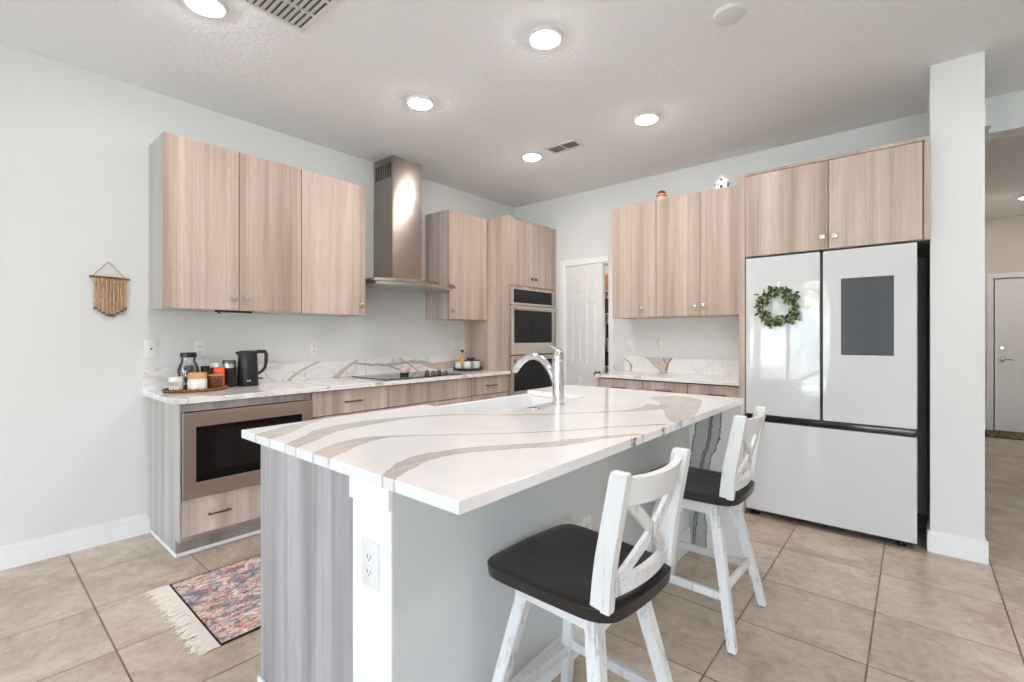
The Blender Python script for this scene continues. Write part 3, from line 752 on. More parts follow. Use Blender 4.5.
for k in range(230):
    a = rnd.random() * 2 * PI; R_ = .095 + rnd.gauss(0, .016)
    c = WRc + Vector((R_ * math.cos(a), rnd.uniform(-.022, -.004), R_ * math.sin(a)))
    d = Vector((math.cos(a + rnd.uniform(-1.2, 1.6)), rnd.uniform(-.6, 0), math.sin(a + rnd.uniform(-1.2, 1.6)))).normalized()
    sd = d.cross(Vector((rnd.gauss(0, .4), 1, rnd.gauss(0, .4)))).normalized(); L = rnd.uniform(.028, .050); W_ = L * .26; nn = d.cross(sd) * .004
    p = [c, c + d * L * .35 + sd * W_ + nn, c + d * L * .75 + sd * W_ * .7, c + d * L, c + d * L * .75 - sd * W_ * .7, c + d * L * .35 - sd * W_ + nn]
    m_ = c + d * L * .5 - nn
    v = [bm.verts.new(q) for q in p]; vm = bm.verts.new(m_)
    for i in range(6): bm.faces.new((v[i], v[(i + 1) % 6], vm))
o_ = obj('leaves', bm, M['wleaf'], WR, smooth=0); o_['kind'] = 'stuff'
bm = BM()
for k in range(16):
    a = rnd.random() * 2 * PI; c = WRc + Vector((.10 * math.cos(a), -.02, .10 * math.sin(a))); lathe(bm, [(0, -.006), (.005, -.003), (.006, 0), (.005, .003), (0, .006)], c, 8)
o_ = obj('berries', bm, M['berry'], WR); o_['kind'] = 'stuff'
bm = BM(); box(bm, WRc.x - .008, WRc.x + .008, FY - .006, FY - .0005, 1.585, 1.635, .002); tube(bm, [(WRc.x, FY - .005, 1.60), (WRc.x, FY - .022, 1.598), (WRc.x, FY - .026, 1.606)], .003, 8)
tube(bm, [(WRc.x, FY - .02, 1.60), (WRc.x, FY - .022, 1.565)], .0015, 6)
obj('hook', bm, M['white_plastic'], WR)

# ================================================================ island
ISX0, ISX1, PYW0, PYW1, IY0, IY1 = -1.804, -1.205, -1.205, -1.02, .72, 2.83
IS = thing('kitchen_island', 'large kitchen island base with pale wood end panel and painted seating side', 'island', (-1.41, 1.78, 0))
SY0, SY1 = 1.545, 2.385
bm = BM()
box(bm, ISX0 + .002, ISX1, IY0 + .02, SY0 - .01, .10, .884); box(bm, ISX0 + .002, ISX1, SY1 + .01, IY1 - .001, .10, .884); box(bm, ISX0 + .002, ISX1, SY0 - .01, SY1 + .01, .10, .60)
obj('carcass', bm, M['wood_base'], IS, smooth=0)
obj('end_panel', box(BM(), ISX0 - .02, ISX1 - .001, IY0, IY0 + .02, 0, .884), M['wood_daylit'], IS, smooth=0)
obj('toe_kick', box(BM(), ISX0 + .06, ISX1, IY0 + .02, IY1 - .001, 0, .10), M['kick'], IS, smooth=0)
M['wall_white_shaded'] = m_paint('wall_white_shaded', (219, 223, 223))  # wall white made greyer, shade of the seating side painted in
M['wall_white_daylit'] = simple('daylit_white_paint', (252, 252, 252), .5, var=0)  # white raised to paint strong daylight onto the near end of the island
obj('half_wall', box(BM(), PYW0 + .001, PYW1, IY0 + .004, IY1 - .001, 0, .884), M['wall_white_shaded'], IS, smooth=0)
obj('end_face', box(BM(), PYW0 + .002, PYW1 - .0005, IY0 + .0005, IY0 + .0038, 0, .884), M['wall_white_daylit'], IS, smooth=0)
bm = BM(); box(bm, PYW0 - .001, PYW1 + .0005, IY0 - .009, IY0 + .0005, .812, .884, .001)
obj('cap_block', bm, M['wall_white_daylit'], IS, smooth=0)
bm = BM(); box(bm, PYW1, PYW1 + .012, IY0 - .010, IY1 - .002, 0, .10, .002); box(bm, PYW1, PYW1 + .007, IY0 - .008, IY1 - .002, .10, .128, .002)
box(bm, PYW0, PYW1, IY0 - .012, IY0 - .001, 0, .10, .002)
obj('baseboard', bm, M['trim'], IS, smooth=0)
obj('shoe_moulding', box(BM(), ISX0 - .022, PYW0 - .002, IY0 - .014, IY0 - .001, 0, .022, .005), M['trim'], IS)
for (a, b) in ((.742, 1.14), (1.14, 1.533), (2.397, 2.828)):
    D = obj('cabinet_door', box(BM(), ISX0 - .018, ISX0 + .001, a + G_, b - G_, .112, .876, .001), M['wood_base'], IS, smooth=0)
    hb = BM(); box(hb, ISX0 - .048, ISX0 - .038, b - .2, b - .06, .80, .81, .002)
    for q in (b - .19, b - .07): tube(hb, [(ISX0 - .018, q, .805), (ISX0 - .040, q, .805)], .005, 8)
    obj('handle', hb, M['dark_nickel'], D)
D = obj('cabinet_door', box(BM(), ISX0 - .018, ISX0 + .001, SY0, SY1, .112, .59, .001), M['wood_base'], IS, smooth=0)
# quartz top with sink notch and waterfall end
IT = thing('island_countertop', 'white quartz island countertop with taupe veins and waterfall end', 'countertop', (-1.32, 1.77, .884))
cx0, cx1, cy0, cy1 = -1.902, -.728, .683, 2.862
def arc(cx, cy, r, a0, a1, n=6): return [(cx + r * math.cos(a0 + (a1 - a0) * k / n), cy + r * math.sin(a0 + (a1 - a0) * k / n)) for k in range(n + 1)]
SXN = -1.455; r_ = .05
poly = [(cx0, cy0), (cx1, cy0), (cx1, cy1), (cx0, cy1), (cx0, SY1)] + arc(SXN - r_, SY1 - r_, r_, PI / 2, 0) + arc(SXN - r_, SY0 + r_, r_, 0, -PI / 2) + [(cx0, SY0)]
obj('counter_slab', prism(BM(), poly, .884, .914, 'z', .0015), M['island_quartz'], IT, smooth=0)
obj('waterfall_panel', box(BM(), cx0 + .001, cx1 - .001, 2.832, cy1 - .001, 0, .884, .001), M['waterfall_quartz'], IT, smooth=0)
# farmhouse sink
SK = thing('farmhouse_sink', 'white fireclay apron sink set into the island', 'sink', (-1.66, 1.965, .62))
bm = BM(); a0, a1, b0, b1 = -1.885, SXN + .02, SY0 + .001, SY1 - .001
W_ = .022
box(bm, a0, a0 + .03, b0, b1, .62, .900, .006); box(bm, a1 - W_, a1, b0, b1, .62, .883, .002); 
box(bm, a0 + .02, a1 - .005, b0, b0 + W_, .62, .883, .002); box(bm, a0 + .02, a1 - .005, b1 - W_, b1, .62, .883, .002); box(bm, a0 + .02, a1 - .01, b0 + .01, b1 - .01, .62, .645, .002)
obj('basin', bm, M['fireclay'], SK)
obj('drain', lathe(BM(), [(.045, .6455), (.043, .649), (.03, .648), (0, .646)], (-1.66, 1.965, 0), 24), M['chrome'], SK)

# faucet
fx, fy = -1.392, 2.002
FA = thing('faucet', 'tall chrome pull-down faucet beside the island sink', 'faucet', (fx, fy, .914))
bm = BM(); lathe(bm, [(.0335, .9145), (.0335, .920), (.030, .924), (.030, 1.135), (.0298, 1.138)], (fx, fy, 0), 32)
obj('column', bm, M['chrome'], FA)
bm = BM(); lathe(bm, [(.0298, 1.139), (.031, 1.142), (.0305, 1.160), (.026, 1.180), (.018, 1.196), (.0, 1.204)], (fx, fy, 0), 32)
tube(bm, [(fx - .002, fy, 1.18), (fx - .022, fy - .003, 1.200), (fx - .045, fy - .006, 1.210), (fx - .078, fy - .01, 1.222)], [.012, .009, .007, .005], 10)
obj('lever', bm, M['chrome'], FA)
pts = [(fx - .015, fy, 1.02), (fx - .035, fy, 1.06), (fx - .065, fy, 1.105), (fx - .105, fy, 1.140), (fx - .15, fy, 1.156), (fx - .20, fy, 1.150), (fx - .245, fy, 1.127), (fx - .285, fy, 1.090)]
obj('spout', tube(BM(), pts, [.016, .018, .019, .019, .018, .019, .021, .022], 16), M['chrome'], FA)
pts = [(fx - .275, fy, 1.100), (fx - .292, fy, 1.082), (fx - .299, fy, 1.068)]
obj('spray_head', tube(BM(), pts, [.023, .024, .020], 16), M['nickel'], FA)
AG = tag(obj('soap_dispenser_cap', lathe(BM(), [(.030, .9145), (.030, .917), (.025, .920), (.010, .921), (.0, .921)], (-1.39, 1.79, 0), 28), M['nickel']),
         'low round chrome hole cover on island quartz left of faucet', 'hole cover')

# ================================================================ outlets
def outlet(name, label, c, face, kind='outlet', W_=.072, H_=.115, group=None):
    T = thing(name, label, 'outlet' if kind == 'outlet' else 'switch', c, group)
    x, y, z = c
    def B(u0, u1, d0, d1, z0, z1, bev=0):
        bm = BM()
        if face == 'x': box(bm, x + d0, x + d1, y + u0, y + u1, z + z0, z + z1, bev)
        else: box(bm, x + u0, x + u1, y - d1, y - d0, z + z0, z + z1, bev)
        return bm
    P0 = obj('cover_plate', B(-W_ / 2, W_ / 2, .0005, .006, -H_ / 2, H_ / 2, .002), M['white_plastic'], T)
    if kind == 'outlet':
        for s_ in (-1, 1):
            R_ = obj('receptacle', B(-.016, .016, .006, .0085, s_ * .02 - .014, s_ * .02 + .014, .001), M['white_plastic'], T)
            bm = BM()
            for u in (-.007, .007):
                if face == 'x': box(bm, x + .0085, x + .009, y + u - .0012, y + u + .0012, z + s_ * .02 - .003, z + s_ * .02 + .007)
                else: box(bm, x + u - .0012, x + u + .0012, y - .009, y - .0085, z + s_ * .02 - .003, z + s_ * .02 + .007)
            if face == 'x': box(bm, x + .0085, x + .009, y - .002, y + .002, z + s_ * .02 - .010, z + s_ * .02 - .006)
            else: box(bm, x - .002, x + .002, y - .009, y - .0085, z + s_ * .02 - .010, z + s_ * .02 - .006)
            obj('socket_slots', bm, M['slot'], R_, smooth=0)
    elif kind == 'switch': obj('rocker', B(-.016, .016, .006, .010, -.033, .033, .002), M['white_plastic'], T)
    else: obj('jack', B(-.005, .005, .006, .009, -.006, .006, .001), M['slot'], T)
    return T
outlet('cable_wall_plate', 'white wall plate with small centre jack left of the counter tray', (WL, .809, 1.182), 'x', 'jack')['category'] = 'wall plate'
outlet('wall_outlet', 'white wall outlet just above the coffee tray', (WL, 1.084, 1.172), 'x')
outlet('wall_outlet', 'white wall outlet between the kettle and the cooktop', (WL, 1.894, 1.163), 'x')
outlet('wall_outlet', 'white wall outlet above the serving counter backsplash', (-1.89, YB, 1.195), 'y')
outlet('light_switch', 'white light switch beside the pantry door casing', (-2.215, YB, 1.175), 'y', 'switch')
outlet('wall_outlet', 'white outlet on the near end of the island', (-1.11, IY0 + .001, .65), 'y', W_=.078, H_=.125)
outlet('wall_outlet', 'white outlet low on the seating side of the island', (PYW1, 1.66, .47), 'x')
outlet('wall_outlet', 'white wall outlet at the far end behind the spice tray', (WL, 3.43, 1.17), 'x')

# ================================================================ ceiling fixtures
t = NT('lamp_lens'); em = t.node('ShaderNodeEmission'); em.inputs[0].default_value = (1, .93, .90, 1); em.inputs[1].default_value = LAMP_STRENGTH
t.t.links.new(em.outputs[0], t.out.inputs[0]); M['lens'] = t.m
CLn = None
CLL = [((-2.571, .763), 'round recessed ceiling light cut by the top edge beside the large vent'), ((-1.49, 2.02), 'largest round recessed ceiling light above the middle of the island'),
       ((-2.547, 2.03), 'round recessed ceiling light nearest the range hood'), ((-1.48, 3.245), 'round recessed ceiling light in front of the wall cabinets by the pantry'),
       ((-2.558, 3.274), 'small round recessed ceiling light next to the small vent'), ((.99, 7.85), 'round recessed ceiling light in the hallway'),
       ((-.40, .77), 'added unseen recessed fill light above the seating side, beside the camera'), ((.95, .9), 'added unseen recessed fill light to the right of the camera'), ((.95, 2.9), 'added unseen recessed fill light in front of the hall opening')]  # last three lamps are unseen, added as fill for fin, fridge and ceiling
for (x_, y_), lab in CLL:
    if CLn is None:
        CLn = thing('ceiling_light', lab, 'ceiling light', (x_, y_, ZC), 'recessed ceiling lights')
        obj('trim_ring', lathe(BM(), [(.072, -.0125), (.080, -.016), (.090, -.014), (.096, -.003), (.096, 0)], (x_, y_, ZC), 40), M['light_metal'], CLn)
        obj('lens', lathe(BM(), [(.073, 0), (.073, -.013), (.062, -.022), (.040, -.028), (0, -.031)], (x_, y_, ZC), 36), M['lens'], CLn)
    else: dup(CLn, (x_, y_, ZC), lab)
def vent(name, label, x0, x1, y0, y1, cols, pitch, ang=22):
    T = thing(name, label, 'vent', ((x0 + x1) / 2, (y0 + y1) / 2, ZC)); f = .022
    bm = BM(); z0, z1 = ZC - .010, ZC
    box(bm, x0, x1, y0, y0 + f, z0, z1, .002); box(bm, x0, x1, y1 - f, y1, z0, z1, .002); box(bm, x0, x0 + f, y0 + f, y1 - f, z0, z1, .002); box(bm, x1 - f, x1, y0 + f, y1 - f, z0, z1, .002)
    for k in range(1, cols):
        xm = x0 + f + (x1 - x0 - 2 * f) * k / cols; box(bm, xm - .004, xm + .004, y0 + f, y1 - f, z0 - .002, z1)
    obj('frame', bm, M['light_metal'], T, smooth=0)
    obj('backing', box(BM(), x0 + .01, x1 - .01, y0 + .01, y1 - .01, ZC - .002, ZC - .0005), M['duct'], T, smooth=0)
    n = int((y1 - y0 - 2 * f) / pitch)
    bm = BM(); R_ = Matrix.Rotation(math.radians(ang), 3, 'X')
    for k in range(n):
        yy = y0 + f + pitch * (k + .5); box(bm, x0 + f, x1 - f, yy - pitch * .42, yy + pitch * .42, ZC - .0072, ZC - .006, 0, rot=R_)
    s_ = obj('louvre', bm, M['light_metal'], T, smooth=0)
vent('ceiling_vent', 'large louvred ceiling vent at the top edge of the photo', -2.42, -1.80, .58, 1.165, 4, .028)
vent('ceiling_vent', 'small louvred ceiling vent beside the farthest recessed light', -2.375, -2.075, 3.205, 3.365, 2, .022)
SD = thing('ceiling_cover', 'round blank white disc cover on the ceiling near the top edge', 'ceiling cover', (-.69, 2.46, ZC))
obj('cover', lathe(BM(), [(.075, 0), (.075, -.006), (.070, -.016), (.045, -.022), (0, -.024)], (-.69, 2.46, ZC), 36), M['light_metal'], SD)
obj('base_ring', lathe(BM(), [(.078, 0), (.078, -.004), (.074, -.005)], (-.69, 2.46, ZC), 36), M['white_plastic'], SD)

# ================================================================ bar stools
def m_distress():
    t = NT('distressed_white_paint'); p = t.pos()
    x, y, z = t.sep(p)
    n = t.noise(t.mapping(p, (12, 12, .9)), 5, 5, .7, 0); n2 = t.noise(p, 5, 2)
    m = t.math('MULTIPLY', t.sstep(n, .53, .66), t.sstep(n2, .40, .56))
    c = t.mix(t.math('MULTIPLY', m, .6), srgb(230, 230, 229), srgb(140, 134, 130))
    return t.bsdf(c, .5, 0, .4, normal=t.bump(n, .1, .001))
def m_seat():
    t = NT('charcoal_stained_seat'); n = t.noise(t.mapping(t.pos(), (2, 30, 30)), 3, 5, .6)
    return t.bsdf(t.ramp(n, [(.3, srgb(24, 22, 21)), (.7, srgb(46, 43, 41))]), .34, 0, .5, normal=t.bump(n, .12, .001))
M['stool_white'] = m_distress(); M['seat'] = m_seat(); M['bolt'] = simple('bolt', (150, 120, 95), .4, .8)
def slanted(bm, p0, p1, s0, s1):
    """square leg from bottom p0 (half sizes s0) to top p1"""
    b = [(p0[0] + i * s0[0], p0[1] + j * s0[1], p0[2]) for i, j in ((-1, -1), (1, -1), (1, 1), (-1, 1))]
    t_ = [(p1[0] + i * s1[0], p1[1] + j * s1[1], p1[2]) for i, j in ((-1, -1), (1, -1), (1, 1), (-1, 1))]
    hexa(bm, b, t_)
    return bm
def stool(label, srot):
    SR = Matrix.Rotation(math.radians(srot), 4, 'Z')
    T = thing('bar_stool', label, 'bar stool', (0, 0, 0), 'counter stools at the island')
    m = M['stool_white']; ZT = .545; B_, T_ = .221, .112
    for i, j in ((-1, -1), (1, -1), (1, 1), (-1, 1)):
        bm = slanted(BM(), (i * B_, j * B_, .004), (i * T_, j * T_, ZT), (.0165, .0165), (.021, .021))
        bmesh.ops.bevel(bm, geom=list(bm.edges), offset=.003, segments=2, affect='EDGES')
        L = obj('leg', bm, m, T)
        obj('foot_glide', lathe(BM(), [(.012, 0), (.012, .005), (0, .005)], (i * B_, j * B_, 0), 12), M['black_plastic'], L)
        if (i, j) == (-1, 1):
            bb = BM(); zz = .145; f = (zz / ZT); q = B_ + (T_ - B_) * f; rr_ = .0165 + .0045 * f
            lathe(bb, [(0, -.0045), (.006, -.003), (.008, 0)], (i * q, q - rr_, zz), 12, 'y')
            obj('bolt', bb, M['bolt'], L)
    for (ax_, s_, z_) in (('x', -1, .19), ('x', 1, .19), ('y', -1, .165), ('y', 1, .22)):
        f = z_ / ZT; q = B_ + (T_ - B_) * f; e = q - .016; bm = BM()
        if ax_ == 'x': box(bm, -e, e, s_ * q - .009, s_ * q + .009, z_ - .016, z_ + .016, .002)
        else: box(bm, s_ * q - .009, s_ * q + .009, -e, e, z_ - .016, z_ + .016, .002)
        obj('stretcher', bm, m, T)
    bm = BM(); a = T_ + .030; w_ = .018
    for s_ in (-1, 1):
        box(bm, -a, a, s_ * (a - w_ / 2) - w_ / 2, s_ * (a - w_ / 2) + w_ / 2, .500, .545, .002)
        box(bm, s_ * (a - w_ / 2) - w_ / 2, s_ * (a - w_ / 2) + w_ / 2, -a + w_, a - w_, .500, .545, .002)
    obj('apron', bm, m, T)
    obj('swivel_plate', lathe(BM(), [(0, .546), (.10, .546), (.10, .561), (0, .561)], (0, 0, 0), 28), M['black_plastic'], T)
    # seat: saddle shaped, wider in front (-x)
    bm = BM(); nu, nv = 26, 26; top = {}; bot = {}
    def outline(u, v):      # u -1 front .. 1 back, v -1..1
        k = 7.0                       # superellipse-ish rounding
        s_ = (abs(u) ** k + abs(v) ** k); mx_ = max(abs(u), abs(v))
        f = 1.0 if s_ == 0 else mx_ / (s_ ** (1 / k)); f = 1 - (1 - f) * 1.0
        x_ = u * f * (.222 if u < 0 else .206); y_ = v * f * (.218 - .028 * (u + 1) / 2)
        if u > 0: x_ += .014 * (1 - v * v) * u          # bowed back edge
        return x_, y_
    for i in range(nu + 1):
        for j in range(nv + 1):
            u, v = -1 + 2 * i / nu, -1 + 2 * j / nv; x_, y_ = outline(u, v)
            dip = -.010 * max(0, 1 - ((u + .15) / .8) ** 2) * (1 - abs(v) ** 2.2) + .004 * (1 - abs(v)) ** 2 * max(0, -u)
            edge = max(abs(u), abs(v)); rnd_ = -.004 if edge > .97 else 0
            top[i, j] = bm.verts.new((x_, y_, .598 + dip + rnd_)); ins = .988 if edge > .97 else 1
            bot[i, j] = bm.verts.new((x_ * ins, y_ * ins, .562))
    for i in range(nu):
        for j in range(nv):
            bm.faces.new((top[i, j], top[i + 1, j], top[i + 1, j + 1], top[i, j + 1])); bm.faces.new((bot[i, j], bot[i, j + 1], bot[i + 1, j + 1], bot[i + 1, j]))
    ring = [(i, 0) for i in range(nu)] + [(nu, j) for j in range(nv)] + [(i, nv) for i in range(nu, 0, -1)] + [(0, j) for j in range(nv, 0, -1)]
    for k in range(len(ring)):
        a_, b_ = ring[k], ring[(k + 1) % len(ring)]; bm.faces.new((bot[a_], bot[b_], top[b_], top[a_]))
    obj('seat', bm, M['seat'], T, smooth=50)
    # back
    def bx(z): return .166 + (z - .60) * .19 + max(0, .70 - z) * .10      # lean of the posts
    zs = [.590, .66, .72, .80, .88, .930]
    for s_ in (-1, 1):
        yo = s_ * .165; bm = BM()
        for z0, z1 in zip(zs, zs[1:]):
            hw = lambda z: .027 - .004 * (z - .6) / .345
            hexa(bm, [(bx(z0) - hw(z0), yo - .0135, z0), (bx(z0) + hw(z0), yo - .0135, z0), (bx(z0) + hw(z0), yo + .0135, z0), (bx(z0) - hw(z0), yo + .0135, z0)],
                 [(bx(z1) - hw(z1), yo - .0135, z1), (bx(z1) + hw(z1), yo - .0135, z1), (bx(z1) + hw(z1), yo + .0135, z1), (bx(z1) - hw(z1), yo + .0135, z1)])
        # rounded caps
        box(bm, bx(.93) - .0225, bx(.93) + .0225, yo - .0135, yo + .0135, .927, .938, .004)
        obj('back_post', bm, m, T, smooth=30)
    def rail(z0, z1, bow, name, th=.011, nseg=12, arch=0.0):
        bm = BM(); prev = None
        for k in range(nseg + 1):
            v = -1 + 2 * k / nseg; y_ = v * .152; bw = bow * (1 - v * v)
            za, zb = z0 + arch * (1 - v * v), z1 + arch * (1 - v * v)
            xa, xb = bx(za) + bw, bx(zb) + bw
            cur = [bm.verts.new(p) for p in ((xa - th, y_, za), (xa + th, y_, za), (xb + th, y_, zb), (xb - th, y_, zb))]
            if prev:
                for q in range(4): bm.faces.new((prev[q], prev[(q + 1) % 4], cur[(q + 1) % 4], cur[q]))
            else: bm.faces.new(cur)
            prev = cur
        bm.faces.new(prev[::-1]); return obj(name, bm, m, T, smooth=40)
    rail(.852, .922, .030, 'top_rail', arch=-.006)
    rail(.612, .650, .024, 'lower_rail', arch=.004)
    def slat(y0, z0, y1, z1, name, off):
        bm = BM(); prev = None; N = 10
        for k in range(N + 1):
            f = k / N; y_ = y0 + (y1 - y0) * f; z_ = z0 + (z1 - z0) * f; v = y_ / .152; xx = bx(z_) + .028 * (1 - v * v) + off
            d = Vector((0, y1 - y0, z1 - z0)).normalized(); n_ = Vector((0, -d.z, d.y)) * .0145
            cur = [bm.verts.new(Vector(p)) for p in ((xx - .006, y_ + n_.y, z_ + n_.z), (xx + .006, y_ + n_.y, z_ + n_.z), (xx + .006, y_ - n_.y, z_ - n_.z), (xx - .006, y_ - n_.y, z_ - n_.z))]
            if prev:
                for q in range(4): bm.faces.new((prev[q], prev[(q + 1) % 4], cur[(q + 1) % 4], cur[q]))
            else: bm.faces.new(cur)
            prev = cur
        bm.faces.new(prev[::-1]); return obj(name, bm, m, T, smooth=40)
    slat(-.13, .645, .13, .860, 'cross_slat', .0); slat(.13, .645, -.13, .860, 'cross_slat', -.001)
    for ch in T.children:
        if ch.name.split('.')[0] in ('seat', 'back_post', 'top_rail', 'lower_rail', 'cross_slat', 'swivel_plate'): ch.data.transform(SR)
    return T
ST = stool('distressed white stool with charcoal seat nearest the camera', -1)
ST.location = (-.748, 1.200, 0); ST.rotation_euler = (0, 0, math.radians(-2.5))
ST2 = stool('distressed white stool with charcoal seat farther along, in front of the refrigerator', 1.5)
ST2.location = (-.765, 2.228, 0); ST2.rotation_euler = (0, 0, math.radians(-1.5))

# ================================================================ rugs
def m_rug():
    t = NT('distressed_persian_rug'); p = t.pos('world')
    pd_ = t.mapping(p, (1, 1, 1)); wob = t.noise(p, 9, 4, .7, 1.5)
    q = t.mapping(p, (1.1, .75, 1)); loc = lambda a_, b_: t.mapping(p, (1.5, .8, 1), (a_, b_, 2))
    big = t.noise(loc(3, 1), 4.2, 3, .6, 1.0)
    a = t.noise(q, 9, 6, .8, 1.5); b = t.noise(loc(5, 9), 11, 7, .85, 1.2); c_ = t.noise(loc(15, 2), 11, 7, .85, 1.4); d_ = t.noise(loc(1, 22), 15, 7, .85, .8); e_ = t.noise(loc(9, 12), 17, 7, .85, .8)
    c = t.ramp(a, [(.35, srgb(222, 186, 172)), (.52, srgb(234, 216, 202)), (.68, srgb(214, 168, 160))])
    c = t.mix(t.math('MULTIPLY', t.sstep(b, .485, .52), t.sstep(big, .46, .52)), c, srgb(84, 100, 136))
    c = t.mix(t.math('MULTIPLY', t.sstep(c_, .51, .54), t.sstep(big, .53, .45)), c, srgb(172, 56, 66))
    c = t.mix(t.sstep(d_, .53, .55), c, srgb(38, 44, 70)); c = t.mix(t.sstep(e_, .555, .58), c, srgb(226, 96, 76))
    c = t.mix(t.sstep(e_, .455, .43), c, srgb(146, 152, 134)); c = t.mix(t.sstep(b, .435, .41), c, srgb(246, 236, 226))
    c = t.mix(.25, c, t.ramp(t.noise(p, 160, 3, .8), [(.35, srgb(110, 100, 98)), (.65, srgb(250, 242, 232))]))
    x, y, z = t.sep(p)
    return t.bsdf(c, .95, 0, .1, normal=t.bump(t.noise(p, 300, 2), .4, .002))
M['rug'] = m_rug(); M['rug_edge'] = simple('rug_binding', (44, 38, 42), .95); M['fringe'] = simple('cream_fringe', (232, 226, 214), .9)
RX0, RX1, RY_ = -2.862, -2.146, .690
RG = thing('runner_rug', 'faded multicoloured runner rug with cream fringe beside the island', 'rug', (-2.50, 1.8, 0))
obj('rug_field', box(BM(), RX0 + .006, RX1 - .006, RY_ + .006, 2.95, .001, .008), M['rug'], RG, smooth=0)
bm = BM(); e = .008
box(bm, RX0, RX0 + e, RY_, 2.956, .001, .0095, .002); box(bm, RX1 - e, RX1, RY_, 2.956, .001, .0095, .002)
box(bm, RX0 + e, RX1 - e, RY_, RY_ + e, .001, .0095, .002); box(bm, RX0 + e, RX1 - e, 2.948, 2.956, .001, .0095, .002)
obj('rug_binding', bm, M['rug_edge'], RG)
bm = BM(); rnd = random.Random(3)
for (yy, sg) in ((RY_ + .002, -1), (2.954, 1)):
    for k in range(330):
        x_ = RX0 + (RX1 - RX0) * (k + rnd.random()) / 330; L = .066 + .03 * rnd.random() + .012 * math.sin(k * .21); dx = rnd.gauss(0, .010); hz = rnd.uniform(.003, .008)
        tube(bm, [(x_, yy, .005), (x_ + dx * .4, yy + sg * L * .4, hz + .003), (x_ + dx, yy + sg * L * .8, hz), (x_ + dx + rnd.gauss(0, .006), yy + sg * L, .0035)], [.0022, .0022, .002, .0014], 4)
o_ = obj('fringe', bm, M['fringe'], RG); o_['kind'] = 'stuff'
t = NT('hall_mat_weave'); p = t.pos('world'); n = t.noise(p, 28, 3, .7); M['mat'] = t.bsdf(t.ramp(n, [(.42, srgb(44, 38, 36)), (.55, srgb(150, 138, 126))]), .95, 0, .1)
DM = thing('door_mat', 'dark patterned mat on the floor at the hallway door', 'mat', (1.2, 8.7, 0))
obj('mat_field', box(BM(), .72, 1.70, 8.42, 8.96, .001, .010, .003), M['mat'], DM)
obj('mat_border', prism(BM(), [(.69, 8.39), (1.73, 8.39), (1.73, 8.98), (.69, 8.98)], .0005, .006), M['rug_edge'], DM, smooth=0)

# ================================================================ wall hanging
M['bead'] = simple('wooden_bead', (206, 166, 124), .6, var=.5, scale=110); M['rod'] = simple('wooden_rod', (104, 70, 44), .6); M['dark_bead'] = simple('dark_bead', (112, 86, 64), .6)
M['cord'] = simple('jute_cord', (150, 120, 90), .9)
WH = thing('wall_hanging', 'beaded wooden wall hanging on a rod on the left wall', 'wall hanging', (WL, .60, 1.63))
xw = WL + .018; zr = 1.628
obj('rod', tube(BM(), [(xw, .506, zr - .006), (xw, .60, zr - .008), (xw, .697, zr - .012)], .0065, 10), M['rod'], WH)
obj('hanging_cord', tube(BM(), [(xw, .522, zr), (xw - .008, .592, 1.714), (xw - .014, .597, 1.716), (xw - .008, .602, 1.714), (xw, .675, zr - .004)], .0018, 6), M['cord'], WH)
obj('nail', tube(BM(), [(WL + .0005, .597, 1.712), (WL + .012, .597, 1.713)], .0025, 8), M['nickel'], WH)
NS = 9
for k in range(NS):
    y_ = .534 + .140 * k / (NS - 1); f = abs(k - (NS - 1) / 2) / ((NS - 1) / 2); nb = int(round(16 - 3.4 * f ** 1.4))
    bm = BM(); z_ = zr - .010
    tube(bm, [(xw, y_, zr), (xw, y_, zr - .010 - nb * .0135)], .0022, 5)
    for q in range(nb):
        jx = .0015 * math.sin(q * 2.1 + k); r = .0082 + .0012 * math.sin(q * 1.7 + k * 2.3)
        lathe(bm, [(0, .0056), (r * .8, .0036), (r, 0), (r * .8, -.0036), (0, -.0056)], (xw + jx, y_ + jx * .5, z_ - q * .0135 - .010), 8)
    S_ = obj('bead_strand', bm, M['bead'], WH)
    bm = BM(); ze = z_ - nb * .0135 - .010; lathe(bm, [(0, .008), (.009, .004), (.010, 0), (.008, -.006), (0, -.009)], (xw, y_, ze), 10)
    obj('end_bead', bm, M['dark_bead'], S_)

# ================================================================ counter objects
ZT_ = .9145
def m_weave(name, a, b):
    t = NT(name); p = t.pos(); v = t.node('ShaderNodeTexVoronoi'); v.inputs['Scale'].default_value = 110; t.put(v.inputs['Vector'], p)
    return t.bsdf(t.ramp(v.outputs['Distance'], [(.1, srgb(*a)), (.6, srgb(*b))]), .8, normal=t.bump(v.outputs['Distance'], .6, .003))
M['rattan'] = m_weave('rattan', (186, 126, 82), (106, 62, 36))
M['glass'] = None
t = NT('clear_jar_glass'); g1 = t.node('ShaderNodeBsdfGlossy'); g1.inputs['Roughness'].default_value = .03; g2 = t.node('ShaderNodeBsdfTransparent'); g2.inputs[0].default_value = (.93, .95, .94, 1)
fr = t.node('ShaderNodeFresnel'); fr.inputs[0].default_value = 1.5; ad = t.math('MULTIPLY_ADD', fr.outputs[0], .9, .04); mx = t.node('ShaderNodeMixShader')
t.put(mx.inputs[0], ad); t.t.links.new(g2.outputs[0], mx.inputs[1]); t.t.links.new(g1.outputs[0], mx.inputs[2]); t.t.links.new(mx.outputs[0], t.out.inputs[0]); M['glass'] = t.m
M['ceramic'] = simple('white_ceramic', (238, 236, 230), .2, var=.01)
M['cork'] = simple('pale_wood_lid', (204, 158, 112), .6, var=.1, scale=40)
M['brown'] = simple('dark_brown_pods', (96, 48, 36), .5, var=.3, scale=40)
M['amber'] = m_weave('amber_cut_glass', (168, 112, 78), (92, 52, 36))
M['orange'] = simple('orange_packet', (235, 92, 40), .4, var=.1, scale=30)
